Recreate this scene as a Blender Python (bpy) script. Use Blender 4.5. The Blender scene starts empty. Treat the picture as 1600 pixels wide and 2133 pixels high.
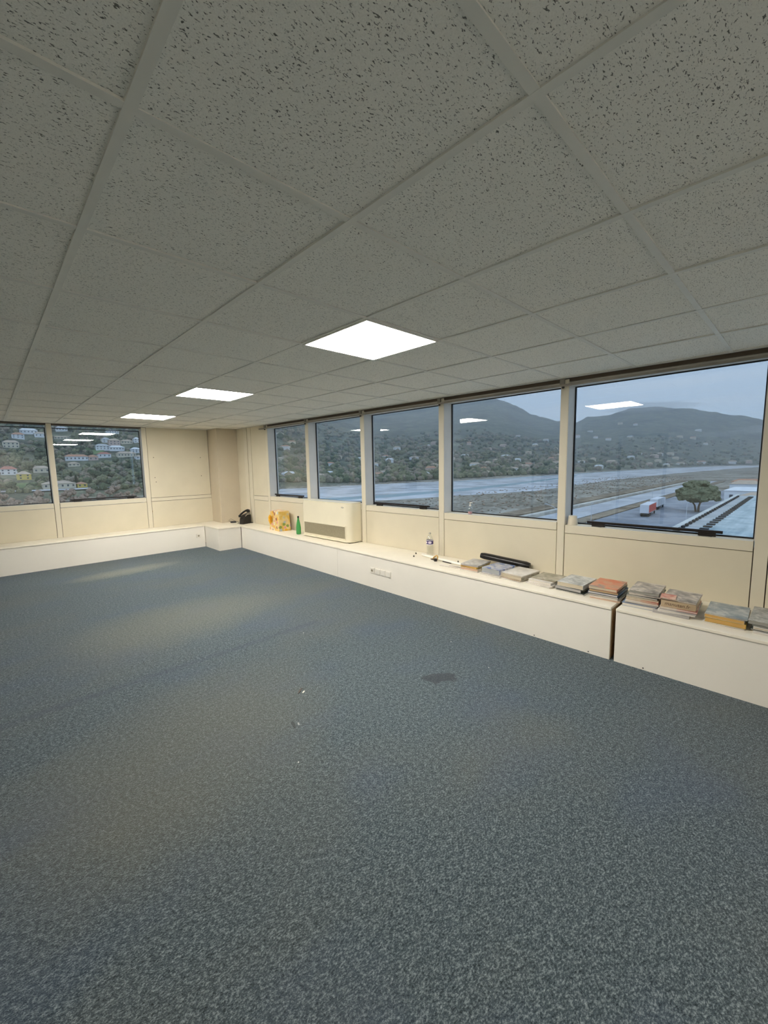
import bpy, bmesh, math, random
from mathutils import Vector, Matrix, Euler, noise
random.seed(7)
R = math.radians
scn = bpy.context.scene
COL = scn.collection

# ------------------------------------------------------------------ camera
CAM_H = 1.5123
cam_d = bpy.data.cameras.new('camera'); cam = bpy.data.objects.new('camera', cam_d); COL.objects.link(cam)
YAW, PIT, ROLL, FPX = R(44.0443), R(-6.6232), R(-1.0470), 854.87
fwd = Vector((math.sin(YAW)*math.cos(PIT), math.cos(YAW)*math.cos(PIT), math.sin(PIT)))
r0 = Vector((math.cos(YAW), -math.sin(YAW), 0)); u0 = r0.cross(fwd)
cr = r0*math.cos(ROLL)+u0*math.sin(ROLL); cu = -r0*math.sin(ROLL)+u0*math.cos(ROLL)
cam.matrix_world = Matrix(((cr.x, cu.x, -fwd.x, 0), (cr.y, cu.y, -fwd.y, 0), (cr.z, cu.z, -fwd.z, CAM_H), (0, 0, 0, 1)))
cam_d.sensor_fit = 'HORIZONTAL'; cam_d.sensor_width = 36.0; cam_d.lens = FPX*36.0/1600.0
cam_d.clip_start = 0.02; cam_d.clip_end = 9000
scn.camera = cam

# ------------------------------------------------------------------ world: overcast dusk sky
SKY_STRENGTH = 2.5
w = bpy.data.worlds.new('dusk_sky'); scn.world = w; w.use_nodes = True
nt = w.node_tree; nt.nodes.clear()
def N(t, **k):
    n = nt.nodes.new(t)
    for a, b in k.items(): setattr(n, a, b)
    return n
out = N('ShaderNodeOutputWorld'); bg = N('ShaderNodeBackground'); nt.links.new(bg.outputs[0], out.inputs[0])
tc = N('ShaderNodeTexCoord'); sx = N('ShaderNodeSeparateXYZ'); nt.links.new(tc.outputs['Generated'], sx.inputs[0])
rp = N('ShaderNodeValToRGB'); nt.links.new(sx.outputs[2], rp.inputs[0])
e = rp.color_ramp.elements; e[0].position = 0.0; e[0].color = (.38, .55, .74, 1); e[1].position = .6; e[1].color = (.34, .46, .63, 1)
x_ = rp.color_ramp.elements.new(.12); x_.color = (.33, .48, .70, 1)
mp = N('ShaderNodeMapping'); mp.inputs['Scale'].default_value = (2, 2, 22); nt.links.new(tc.outputs['Generated'], mp.inputs[0])
ns = N('ShaderNodeTexNoise'); ns.inputs['Scale'].default_value = 1.6; ns.inputs['Detail'].default_value = 6; nt.links.new(mp.outputs[0], ns.inputs[0])
r2 = N('ShaderNodeValToRGB'); nt.links.new(ns.outputs[0], r2.inputs[0])
r2.color_ramp.elements[0].position = .42; r2.color_ramp.elements[0].color = (0, 0, 0, 1); r2.color_ramp.elements[1].position = .75; r2.color_ramp.elements[1].color = (.55, .55, .55, 1)
mx = N('ShaderNodeMix', data_type='RGBA'); nt.links.new(r2.outputs[0], mx.inputs[0]); nt.links.new(rp.outputs[0], mx.inputs[6]); mx.inputs[7].default_value = (.50, .60, .74, 1)
nt.links.new(mx.outputs[2], bg.inputs[0]); bg.inputs[1].default_value = SKY_STRENGTH
HAZE = .00041
LED_STRENGTH = 60.0
LED_COLOR = (1.0, .945, .865)
vs = scn.view_settings
vs.view_transform = 'Standard'; vs.look = 'None'; vs.gamma = 1.0; vs.use_curve_mapping = False; vs.exposure = 0.0

# ------------------------------------------------------------------ materials
class Mat:
    def __init__(s, name):
        s.m = bpy.data.materials.new(name); s.m.use_nodes = True; s.t = s.m.node_tree; s.t.nodes.clear()
        s.o = s.n('ShaderNodeOutputMaterial')
    def n(s, t, ins=None, **k):
        a = s.t.nodes.new(t)
        for q, v in k.items(): setattr(a, q, v)
        for q, v in (ins or {}).items():
            if hasattr(v, 'is_output') or isinstance(v, bpy.types.NodeSocket): s.t.links.new(v, a.inputs[q])
            else: a.inputs[q].default_value = v
        return a
    def link(s, a, b): s.t.links.new(a, b)
    def surf(s, sock): s.t.links.new(sock, s.o.inputs[0]); return s.m
    def pos(s, scale=(1, 1, 1), rot=(0, 0, 0), obj=False):
        src = s.n('ShaderNodeTexCoord').outputs['Object'] if obj else s.n('ShaderNodeNewGeometry').outputs['Position']
        return s.n('ShaderNodeMapping', {0: src, 'Scale': scale, 'Rotation': rot}).outputs[0]
    def noise(s, vec, scale, detail=2, rough=.5, dist=0):
        return s.n('ShaderNodeTexNoise', {'Vector': vec, 'Scale': scale, 'Detail': detail, 'Roughness': rough, 'Distortion': dist}).outputs[0]
    def ramp(s, fac, stops, interp='LINEAR'):
        r = s.n('ShaderNodeValToRGB', {0: fac}); cr_ = r.color_ramp; cr_.interpolation = interp
        while len(cr_.elements) < len(stops): cr_.elements.new(.5)
        for el, (p, c) in zip(cr_.elements, stops): el.position = p; el.color = (*c, 1) if len(c) == 3 else c
        return r.outputs[0]
    def mix(s, fac, a, b, blend='MIX'):
        m = s.n('ShaderNodeMix', data_type='RGBA', blend_type=blend)
        for i, v in ((0, fac), (6, a), (7, b)):
            if isinstance(v, bpy.types.NodeSocket): s.link(v, m.inputs[i])
            else: m.inputs[i].default_value = v if i == 0 else (*v, 1)
        return m.outputs[2]
    def math(s, op, a, b=None, c=None):
        m = s.n('ShaderNodeMath', operation=op)
        for i, v in enumerate((a, b, c)):
            if v is None: continue
            if isinstance(v, bpy.types.NodeSocket): s.link(v, m.inputs[i])
            else: m.inputs[i].default_value = v
        return m.outputs[0]
    def bsdf(s, color, rough=.5, bump=None, bstr=.3, bdist=.002, metal=0, spec=.5, **kw):
        b = s.n('ShaderNodeBsdfPrincipled')
        if isinstance(color, bpy.types.NodeSocket): s.link(color, b.inputs['Base Color'])
        else: b.inputs['Base Color'].default_value = (*color, 1)
        if isinstance(rough, bpy.types.NodeSocket): s.link(rough, b.inputs['Roughness'])
        else: b.inputs['Roughness'].default_value = rough
        b.inputs['Metallic'].default_value = metal; b.inputs['Specular IOR Level'].default_value = spec
        for k, v in kw.items(): b.inputs[k.replace('_', ' ')].default_value = v
        if bump is not None:
            bp = s.n('ShaderNodeBump', {'Height': bump, 'Strength': bstr, 'Distance': bdist}); s.link(bp.outputs[0], b.inputs['Normal'])
        return s.surf(b.outputs[0])

def simple(name, c, rough=.5, var=.06, scale=8, spec=.4, metal=0, bump=0):
    """a colour with a faint mottling"""
    m = Mat(name); v = m.pos(obj=False)
    f = m.noise(v, scale, 3)
    lo = tuple(max(0, x*(1-var)) for x in c); hi = tuple(min(1, x*(1+var)) for x in c)
    col = m.ramp(f, [(.3, lo), (.7, hi)])
    bs = m.noise(v, scale*40, 2) if bump else None
    return m.bsdf(col, rough, bs, bump or .1, .001, metal, spec)

M = {}
M['panel'] = simple('cream_wall_panel', (.69, .63, .485), .55, .03, 3, .3, 0, .05)
M['post'] = simple('cream_metal_post', (.71, .655, .52), .4, .02, 4, .4)
M['column'] = simple('column_plaster', (.60, .525, .40), .8, .03, 3, .2, 0, .1)
M['bench_front'] = simple('white_bench_front', (.86, .82, .735), .45, .02, 2, .4)
M['bench_top'] = simple('bench_top_laminate', (.86, .80, .67), .45, .03, 5, .4)
M['reveal'] = simple('grey_window_metal', (.62, .60, .56), .4, .03, 6, .5)
M['gasket'] = simple('black_rubber_gasket', (.008, .008, .01), .5, .05, 20, .4)
M['bar'] = simple('black_window_bar', (.012, .009, .008), .4, .1, 20, .4)
M['wood'] = simple('raw_chipboard_edge', (.42, .30, .17), .7, .2, 30)
M['plain_wall'] = simple('painted_wall', (.85, .81, .72), .7, .03, 2, .2)
M['white_plastic'] = simple('white_plastic', (.80, .76, .68), .35, .02, 10)
M['dark'] = simple('dark_gap', (.02, .018, .016), .8, .1, 10)
M['heater'] = simple('cream_enamel', (.80, .74, .57), .38, .02, 4, .5)
M['grille'] = simple('grille_bronze', (.36, .32, .22), .5, .1, 60, .4)
M['head'] = simple('head_rail_grey', (.62, .59, .53), .45, .04, 8, .4)
M['track'] = simple('blind_track', (.30, .27, .22), .4, .06, 10, .5, .3)
M['bracket'] = simple('dark_bracket', (.05, .04, .03), .5)
M['black_plastic'] = simple('black_plastic', (.010, .009, .009), .35, .1, 20, .5)
M['chrome'] = simple('bright_metal', (.75, .74, .70), .2, .03, 8, .5, 1)
M['tee'] = simple('ceiling_tee', (.74, .73, .67), .5, .03, 10, .3)
M['frame_dark'] = simple('dark_door_frame', (.035, .035, .04), .5)

M['joint'] = simple('joint_backing', (.11, .085, .06), .8)  # dark seam colour, with the shade of the grooves painted in
# carpet
m = Mat('blue_carpet'); p = m.pos()
f1 = m.noise(m.pos((1, 1.6, 1), (0, 0, .6)), 105, 3, .65); f2 = m.noise(p, 48, 3, .6); f3 = m.noise(p, 260, 2, .6)
fm = m.math('MULTIPLY_ADD', f2, .30, m.math('MULTIPLY_ADD', f3, .25, m.math('MULTIPLY', f1, .65)))
base = m.ramp(fm, [(.43, (.008, .015, .018)), (.60, (.074, .100, .113)), (.77, (.30, .35, .36))])
worn = m.ramp(m.noise(m.pos((.55, .75, 1)), 1.0, 3, .55), [(.47, (0, 0, 0)), (.72, (1, 1, 1))])
base = m.mix(m.math('MULTIPLY', worn, .6), base, m.mix(.5, base, (.17, .16, .115)))
blu = m.ramp(m.noise(m.pos((.9, 1.4, 1), (0, 0, .4)), 1.3, 2), [(.5, (0, 0, 0)), (.7, (1, 1, 1))])
base = m.mix(m.math('MULTIPLY', blu, .25), base, (.075, .105, .175), 'MIX')
sep = m.n('ShaderNodeSeparateXYZ', {0: m.pos()})
X, Y = sep.outputs[0], sep.outputs[1]
wob = m.math('MULTIPLY_ADD', m.noise(p, 9, 3), .14, -.07); wob2 = m.math('MULTIPLY_ADD', m.noise(m.pos((1, 1, 1), (0, 0, 1.7)), 9, 3), .14, -.07)
Xw = m.math('ADD', X, wob); Yw = m.math('ADD', Y, wob2)
def blob(cx, cy, rx, ry, rot=0, soft=.25):
    c, s_ = math.cos(rot), math.sin(rot)
    dx = m.math('SUBTRACT', Xw, cx); dy = m.math('SUBTRACT', Yw, cy)
    a = m.math('MULTIPLY', m.math('ADD', m.math('MULTIPLY', dx, c), m.math('MULTIPLY', dy, s_)), 1/rx)
    b = m.math('MULTIPLY', m.math('ADD', m.math('MULTIPLY', dx, -s_), m.math('MULTIPLY', dy, c)), 1/ry)
    d = m.math('ADD', m.math('MULTIPLY', a, a), m.math('MULTIPLY', b, b))
    r = m.n('ShaderNodeMapRange', {0: d, 1: 1.0-soft, 2: 1.0+soft, 3: 1.0, 4: 0.0}); return r.outputs[0]
stain = m.math('MULTIPLY', blob(2.19, 1.71, .13, .075, -.55, .15), .72)
base = m.mix(stain, base, (.045, .050, .058))
for (cx, cy, rx, ry, rot, k, colr) in ((1.39, 6.97, .60, .20, .1, .55, (.42, .40, .28)), (1.30, 4.3, .8, .5, 0, .6, (.23, .22, .15)), (.74, 2.27, .75, .55, .5, .6, (.19, .18, .13)), (1.0, 7.4, 1.3, .5, 0, .25, (.20, .24, .26))):
    base = m.mix(m.math('MULTIPLY', blob(cx, cy, rx, ry, rot, .9), k), base, m.mix(.55, base, colr))
seam = m.n('ShaderNodeMapRange', {0: m.math('ABSOLUTE', m.math('SUBTRACT', m.math('ADD', Y, m.math('MULTIPLY', wob, .7)), 3.25)), 1: .0, 2: .06, 3: .42, 4: 0.0}).outputs[0]
seam = m.math('MULTIPLY', seam, m.math('LESS_THAN', X, 2.2))
base = m.mix(m.math('MULTIPLY', seam, m.math('MULTIPLY_ADD', m.noise(p, 2.5, 2), 1.6, .1)), base, (.055, .068, .105))
M['carpet'] = m.bsdf(base, .95, m.math('ADD', f1, f3), .9, .006, 0, .12, Sheen_Weight=.22, Sheen_Roughness=.28, Sheen_Tint=(.80, .91, 1.0, 1))

# ceiling tile with fissures
m = Mat('mineral_ceiling_tile')
def fleck(rot, s1, s2, thr):
    f = m.noise(m.pos((s1, s2, s1), (0, 0, rot)), 1.0, 1.5, .6, .6)
    return m.n('ShaderNodeMapRange', {0: f, 1: thr, 2: thr+.05, 3: 0.0, 4: 1.0}).outputs[0]
fl = m.math('MAXIMUM', fleck(.5, 95, 230, .648), m.math('MAXIMUM', fleck(2.0, 110, 250, .655), fleck(1.2, 150, 170, .675)))
fine = m.noise(m.pos(), 330, 3, .7)
col = m.ramp(fine, [(.3, (.80, .785, .72)), (.7, (.93, .92, .85))])
col = m.mix(m.ramp(m.noise(m.pos(), 1.1, 2), [(.35, (0, 0, 0)), (.75, (.35, .35, .35))]), col, (.88, .84, .77))
col = m.mix(m.math('MULTIPLY', fl, .88), col, (.09, .09, .075))
hh = m.math('SUBTRACT', m.math('MULTIPLY', fine, .25), fl)
M['tile'] = m.bsdf(col, .95, hh, .6, .004, 0, .1)

m = Mat('led_diffuser'); em = m.n('ShaderNodeEmission', {0: (*LED_COLOR, 1), 1: LED_STRENGTH}); M['led'] = m.surf(em.outputs[0])

# window glass: clear, with the mirror-like sheen of double glazing
m = Mat('double_glazing')
lw = m.n('ShaderNodeLayerWeight', {0: .5}).outputs['Facing']
fac = m.math('MULTIPLY_ADD', m.math('POWER', lw, 5), .9, .062)
tr = m.n('ShaderNodeBsdfTransparent', {0: (.95, .965, .965, 1)}); gl = m.n('ShaderNodeBsdfGlossy', {0: (1, 1, 1, 1), 'Roughness': 0.0})
ms = m.n('ShaderNodeMixShader', {0: fac, 1: tr.outputs[0], 2: gl.outputs[0]}); M['glass'] = m.surf(ms.outputs[0])
def clear_mat(name, tint, refl=.06):
    m = Mat(name)
    lw = m.n('ShaderNodeLayerWeight', {0: .5}).outputs['Facing']
    fac = m.math('MULTIPLY_ADD', m.math('POWER', lw, 2.5), .75, refl)
    tr = m.n('ShaderNodeBsdfTransparent', {0: (*tint, 1)}); gl = m.n('ShaderNodeBsdfGlossy', {0: (1, 1, 1, 1), 'Roughness': .06})
    return m.surf(m.n('ShaderNodeMixShader', {0: fac, 1: tr.outputs[0], 2: gl.outputs[0]}).outputs[0])
M['clear_plastic'] = clear_mat('clear_plastic', (.93, .94, .93))
m = Mat('green_glass')
gp = m.n('ShaderNodeBsdfPrincipled', {'Base Color': (.10, .42, .14, 1), 'Roughness': .12, 'Transmission Weight': .35, 'IOR': 1.2}); M['green_glass'] = m.surf(gp.outputs[0])

# ------------------------------------------------------------------ mesh helpers
class MB:
    def __init__(s): s.v = []; s.f = []; s.mi = []
    def add(s, vs_, fs, mi=0):
        o = len(s.v); s.v += [tuple(q) for q in vs_]; s.f += [tuple(i+o for i in q) for q in fs]; s.mi += [mi]*len(fs); return s
    def box(s, x0, x1, y0, y1, z0, z1, xf=None, mi=0):
        c = [(x, y, z) for z in (z0, z1) for y in (y0, y1) for x in (x0, x1)]
        if xf: c = [xf(*q) for q in c]
        return s.add(c, [(0, 2, 3, 1), (4, 5, 7, 6), (0, 1, 5, 4), (2, 6, 7, 3), (0, 4, 6, 2), (1, 3, 7, 5)], mi)
    def lathe(s, prof, n=20, c=(0, 0, 0), mi=0, cap=True):
        vs_ = [(c[0]+r*math.cos(2*math.pi*k/n), c[1]+r*math.sin(2*math.pi*k/n), c[2]+z) for r, z in prof for k in range(n)]
        fs = [(i*n+k, i*n+(k+1) % n, (i+1)*n+(k+1) % n, (i+1)*n+k) for i in range(len(prof)-1) for k in range(n)]
        if cap: fs += [tuple(range(n-1, -1, -1)), tuple((len(prof)-1)*n+k for k in range(n))]
        return s.add(vs_, fs, mi)
    def tube(s, pts, r, n=8, mi=0):
        pts = [Vector(q) for q in pts]; rs = r if isinstance(r, (list, tuple)) else [r]*len(pts)
        rings = []
        for i, q in enumerate(pts):
            t = (pts[min(i+1, len(pts)-1)]-pts[max(i-1, 0)]).normalized()
            a = t.orthogonal().normalized() if i == 0 else (rings[-1][1]-t*rings[-1][1].dot(t)).normalized()
            rings.append((q, a, t.cross(a)))
        vs_ = [q+(a*math.cos(2*math.pi*k/n)+b*math.sin(2*math.pi*k/n))*rs[i] for i, (q, a, b) in enumerate(rings) for k in range(n)]
        fs = [(i*n+k, i*n+(k+1) % n, (i+1)*n+(k+1) % n, (i+1)*n+k) for i in range(len(pts)-1) for k in range(n)]
        fs += [tuple(range(n-1, -1, -1)), tuple((len(pts)-1)*n+k for k in range(n))]
        return s.add(vs_, fs, mi)
    def prism(s, poly, z0, z1, xf=None, mi=0):
        n = len(poly); vs_ = [(x, y, z0) for x, y in poly]+[(x, y, z1) for x, y in poly]
        if xf: vs_ = [xf(*q) for q in vs_]
        return s.add(vs_, [tuple(range(n-1, -1, -1)), tuple(range(n, 2*n))]+[(i, (i+1) % n, n+(i+1) % n, n+i) for i in range(n)], mi)
    def mesh(s, name, mats):
        me = bpy.data.meshes.new(name); me.from_pydata(s.v, [], s.f)
        for q in (mats if isinstance(mats, (list, tuple)) else [mats]): me.materials.append(q)
        me.polygons.foreach_set('material_index', s.mi); me.update()
        bm = bmesh.new(); bm.from_mesh(me); bmesh.ops.recalc_face_normals(bm, faces=bm.faces); bm.to_mesh(me); bm.free()
        return me
    def build(s, name, mats, parent=None, loc=None, rz=0, smooth=False, bevel=0, seg=2):
        return link(name, s.mesh(name, mats), parent, loc, rz, smooth, bevel, seg)
def link(name, me, parent=None, loc=None, rz=0, smooth=False, bevel=0, seg=2):
    o = bpy.data.objects.new(name, me); COL.objects.link(o)
    if parent is not None: o.parent = parent
    if loc is not None: o.location = loc
    if rz: o.rotation_euler[2] = rz
    if smooth:
        me.polygons.foreach_set('use_smooth', [True]*len(me.polygons))
        try: me.set_sharp_from_angle(angle=R(40))
        except Exception: pass
    if bevel:
        b = o.modifiers.new('bevel', 'BEVEL'); b.width = bevel; b.segments = seg; b.limit_method = 'ANGLE'
    return o
def empty(name, loc=(0, 0, 0), rz=0):
    o = bpy.data.objects.new(name, None); COL.objects.link(o); o.location = loc; o.rotation_euler[2] = rz; o.empty_display_size = .05; return o
def tag(o, label=None, cat=None, group=None, kind=None):
    if label: o['label'] = label
    if cat: o['category'] = cat
    if group: o['group'] = group
    if kind: o['kind'] = kind
    return o
def struct(o, label=None): o['kind'] = 'structure'; (label and o.__setitem__('label', label)); return o

# ------------------------------------------------------------------ room frame
ZC, ZB = 2.2604, .4134                      # ceiling, bench top
XW, K1 = 3.9307, -.028                      # window wall line X = XW + K1*Y
TH = math.atan(-K1); CT, ST = math.cos(TH), math.sin(TH)
def WL(d, y, z): return (XW+CT*d-ST*y, ST*d+CT*y, z)      # wall coordinates: outward, along, up
YF = 8.49                                   # far wall
XL, YB = -3.0, -2.6                         # wall opposite the windows, wall behind
def bx(y): return 3.2797+.012*y             # bench front

fl_ = MB(); fl_.box(XL-.2, 4.4, YB-.2, 8.9, -.06, 0); o = struct(fl_.build('floor', M['carpet']), 'worn blue-grey carpet floor with a dark stain')

# ceiling: slab above, tees, tiles
GX, GY = .2899, 1.0439
c_ = MB(); c_.box(XL-.2, 4.3, YB-.2, 8.9, ZC+.06, ZC+.2); ceiling = struct(c_.build('ceiling', M['dark']), 'suspended ceiling of grey mineral tiles in an exposed grid')
def clip(poly, a, b, c):                    # keep a*x+b*y<=c
    out_ = []
    for i in range(len(poly)):
        p_, q_ = poly[i], poly[(i+1) % len(poly)]
        fp, fq = a*p_[0]+b*p_[1]-c, a*q_[0]+b*q_[1]-c
        if fp <= 0: out_.append(p_)
        if fp*fq < 0:
            t = fp/(fp-fq); out_.append((p_[0]+(q_[0]-p_[0])*t, p_[1]+(q_[1]-p_[1])*t))
    return out_
LIGHTS = [(2, 1), (2, 5), (2, 9), (-1, -5)]  # last entry is an added, unseen fill panel brightening ceiling and benches
TW = .297
tm = MB(); tm.box(-TW, TW, -TW, TW, 0, .014); tile_me = tm.mesh('ceiling_tile', M['tile'])
rt = random.Random(3)
def tile_obj(i, j):
    cx, cy = GX+.6*(i+.5), GY+.6*(j+.5)
    full = [(-TW, -TW), (TW, -TW), (TW, TW), (-TW, TW)]
    q = [(x+cx, y+cy) for x, y in full]
    q = clip(q, 1, -K1, XW+.02); q = clip(q, -1, 0, -XL); q = clip(q, 0, 1, YF); q = clip(q, 0, -1, -YB)
    if len(q) < 3: return
    xs = [a for a, b in q]; ys = [b for a, b in q]
    if max(xs)-min(xs) < .01 or max(ys)-min(ys) < .01: return
    dz = rt.uniform(.001, .005)
    if len(q) == 4 and abs((max(xs)-min(xs))-2*TW) < 1e-4 and abs((max(ys)-min(ys))-2*TW) < 1e-4:
        o = link('ceiling_tile', tile_me, ceiling, (cx, cy, ZC+.003+dz))
    else:
        b = MB(); b.prism([(x-cx, y-cy) for x, y in q], 0, .014); o = b.build('ceiling_tile', M['tile'], ceiling, (cx, cy, ZC+.003+dz))
    o.rotation_euler = (rt.gauss(0, .002), rt.gauss(0, .002), rt.gauss(0, .0015))
for i in range(-6, 7):
    for j in range(-7, 13):
        if (i, j) not in LIGHTS: tile_obj(i, j)
for i in range(-5, 7):
    x = GX+.6*i; b = MB(); ye = min(YF, (XW+.01-x)/-K1); ye = max(ye, YB+.3) if x < XW else YB
    if x < XW+.05 and ye > YB+.2: b.box(x-.012, x+.012, YB, min(ye, YF), ZC, ZC+.03); b.build('grid_tee', M['tee'], ceiling)
for j in range(-6, 13):
    y = GY+.6*j; b = MB(); b.box(XL, XW+K1*y, y-.0118, y+.0118, ZC+.0008, ZC+.028); b.build('grid_tee', M['tee'], ceiling)
b = MB(); b.box(-.035, .005, YB, 7.75, ZC-.001, ZC+.02, WL); b.build('edge_trim', M['tee'], ceiling)
b = MB(); b.box(XL, 3.5, YF-.022, YF, ZC-.001, ZC+.02); b.build('edge_trim', M['tee'], ceiling)
# LED panels
for n_, (i, j) in enumerate(LIGHTS):
    cx, cy = GX+.6*(i+.5), GY+.6*(j+.5)
    t = empty('ceiling_light', (cx, cy, ZC-.004))
    tag(t, ['square white LED ceiling panel over the middle of the carpet, farthest from the floral bag',
            'square white LED ceiling panel between the two other ceiling panels',
            'square white LED ceiling panel nearest the far wall and the column',
            'added fill LED panel behind the viewer, unseen, out of line with the other panels'][n_], 'ceiling light', 'lit LED panels in the ceiling grid')
    a = .297; fr = MB()
    for (x0, x1, y0, y1) in ((-a, a, -a, -a+.012), (-a, a, a-.012, a), (-a, -a+.012, -a+.012, a-.012), (a-.012, a, -a+.012, a-.012)): fr.box(x0, x1, y0, y1, 0, .02)
    fr.build('frame', M['white_plastic'], t)
    d = MB(); d.box(-a+.012, a-.012, -a+.012, a-.012, .003, .012); d.build('diffuser', M['led'], t)

# ------------------------------------------------------------------ window wall (right)
POSTS = [(-2.60, -2.53), (-1.24, -1.165), (.159, .235), (1.573, 1.640), (2.966, 3.036), (4.310, 4.386), (5.618, 5.700), (6.872, 6.938)]
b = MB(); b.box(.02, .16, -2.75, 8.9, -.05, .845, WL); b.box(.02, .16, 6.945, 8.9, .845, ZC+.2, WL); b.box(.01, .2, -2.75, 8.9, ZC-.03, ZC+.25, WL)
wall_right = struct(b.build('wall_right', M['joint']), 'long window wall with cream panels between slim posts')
for (y0, y1) in POSTS:
    b = MB(); b.box(0, .19, y0, y1, ZB-.40, ZC-.01, WL); b.build('post', [M['post']], wall_right, bevel=.002)
for (y0, y1) in ((7.490, 7.618), (7.624, 7.747)):
    b = MB(); dd = -.012 if y0 > 7.6 else 0; b.box(dd, .04, y0, y1-.002, .0, ZC+.01, WL); b.build('corner_post', M['post'], wall_right, bevel=.002)
SILLS = [.912, .912, .914, .933, .947, .958, .966]
G_ = .006
for k in range(len(POSTS)-1):
    y0, y1 = POSTS[k][1]+G_, POSTS[k+1][0]-G_; zs = SILLS[k]
    b = MB(); b.box(.004, .03, y0, y1, .0, zs-.075-.005, WL); b.build('panel', M['panel'], wall_right)
b = MB(); b.box(.004, .03, 7.753, 8.058, .0, ZC+.01, WL); b.build('panel', M['panel'], wall_right)
# narrow end panel, two pieces and a rail
b = MB(); b.box(.004, .03, 6.945, 7.482, .0, .870, WL); b.build('panel', M['panel'], wall_right)
b = MB(); b.box(.001, .03, 6.945, 7.482, .877, .957, WL); b.build('rail', M['post'], wall_right, bevel=.0015)
b = MB(); b.box(.004, .03, 6.945, 7.482, .964, ZC+.01, WL); b.build('panel', M['panel'], wall_right)
# head strip + blind track with brackets
b = MB(); b.box(.03, .17, -2.5, 6.9, ZC-.062, ZC-.018, WL); b.build('head_strip', M['head'], wall_right)
tr_ = empty('blind_track', WL(0, 0, 0)); tr_.rotation_euler[2] = TH
tag(tr_, 'slim grey blind track running along the top of the long window wall', 'blind track')
b = MB(); b.box(-.026, -.006, -2.5, 7.12, ZC-.068, ZC-.054); b.box(-.022, -.010, -2.5, 7.12, ZC-.073, ZC-.066); b.build('rail', M['track'], tr_)
for (y0, y1) in POSTS[1:]:
    yc = y0+.045; b = MB(); b.box(-.020, -.0005, yc-.012, yc+.03, ZC-.052, ZC-.004); b.build('bracket', M['track'], tr_, bevel=.002); b = MB(); b.lathe([(.003, -.092), (.012, -.086), (.013, -.0745)], 10, (-.018, yc, ZC)); b.build('end_stop', M['bracket'], tr_)

def window(n, y0, y1, zs, xf, bar=None, tilt=R(1.8), label=''):
    """one fixed light: sill rail, metal lining, gasket, pane; y runs along the wall, d outwards"""
    zt = ZC-.06
    yc = (y0+y1)/2; dg = lambda y: .135+(y-yc)*math.tan(tilt)
    b = MB(); b.box(0, .17, y0+G_, y1-G_, zs-.075, zs, xf)
    root = struct(b.build('window_%d' % n, M['post'], bevel=.002), label)
    b = MB()
    b.box(.004, .19, y0-.001, y0+.004, zs, zt, xf); b.box(.004, .19, y1-.004, y1+.001, zs, zt, xf); b.build('lining', M['reveal'], root)
    g = .011; b = MB()
    for (a0, a1, z0, z1) in ((y0+.004, y0+.004+g, zs, zt), (y1-.004-g, y1-.004, zs, zt), (y0+.004, y1-.004, zs, zs+g), (y0+.004, y1-.004, zt-g, zt)):
        b.box(-.006, .010, a0, a1, z0, z1, lambda d, y, z: xf(d+dg(y), y, z))
    b.build('gasket', M['gasket'], root)
    b = MB(); b.box(.004, .0135, y0+.006, y1-.006, zs+.002, zt-.002, lambda d, y, z: xf(d+dg(y), y, z)); b.build('pane', M['glass'], root)
    if bar:
        c0, c1 = bar; b = MB(); dz = zs+.018
        b.box(-.016, .008, c0, c1, dz+.008, dz+.03, lambda d, y, z: xf(d+.07, y, z)); pb = b.build('opening_bar', M['bar'], root, bevel=.002)
        for (q0, q1) in ((c0+.04, c0+.15), (c1-.15, c1-.04)):
            b = MB(); b.box(.056, .074, q0, q1, zs, dz+.012, xf); b.build('bar_foot', M['bar'], pb, bevel=.002)
            b = MB(); b.box(.02, .055, q0+.02, q1-.01, zs+.0005, zs+.004, xf); b.build('catch_plate', M['chrome'], pb)
    return root
BARS = {3: (.42, 1.39), 5: (3.23, 4.19), 7: (5.90, 6.80)}
LB = {1: 'window pane light at the rear end of the long window wall', 2: 'plain window light just past the post beside the last stack of newspapers',
      3: 'wide window with a beaker on its sill, looking onto a pine and trucks', 4: 'window light with a hand gel dispenser on its sill, no opening bar',
      5: 'window light with black opening bar, right of the fan heater', 6: 'window light above the fan heater', 7: 'narrow window light above the floral bag'}
for k in range(len(POSTS)-1):
    window(k+1, POSTS[k][1], POSTS[k+1][0], SILLS[k], WL, BARS.get(k+1), label=LB[k+1])

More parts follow.
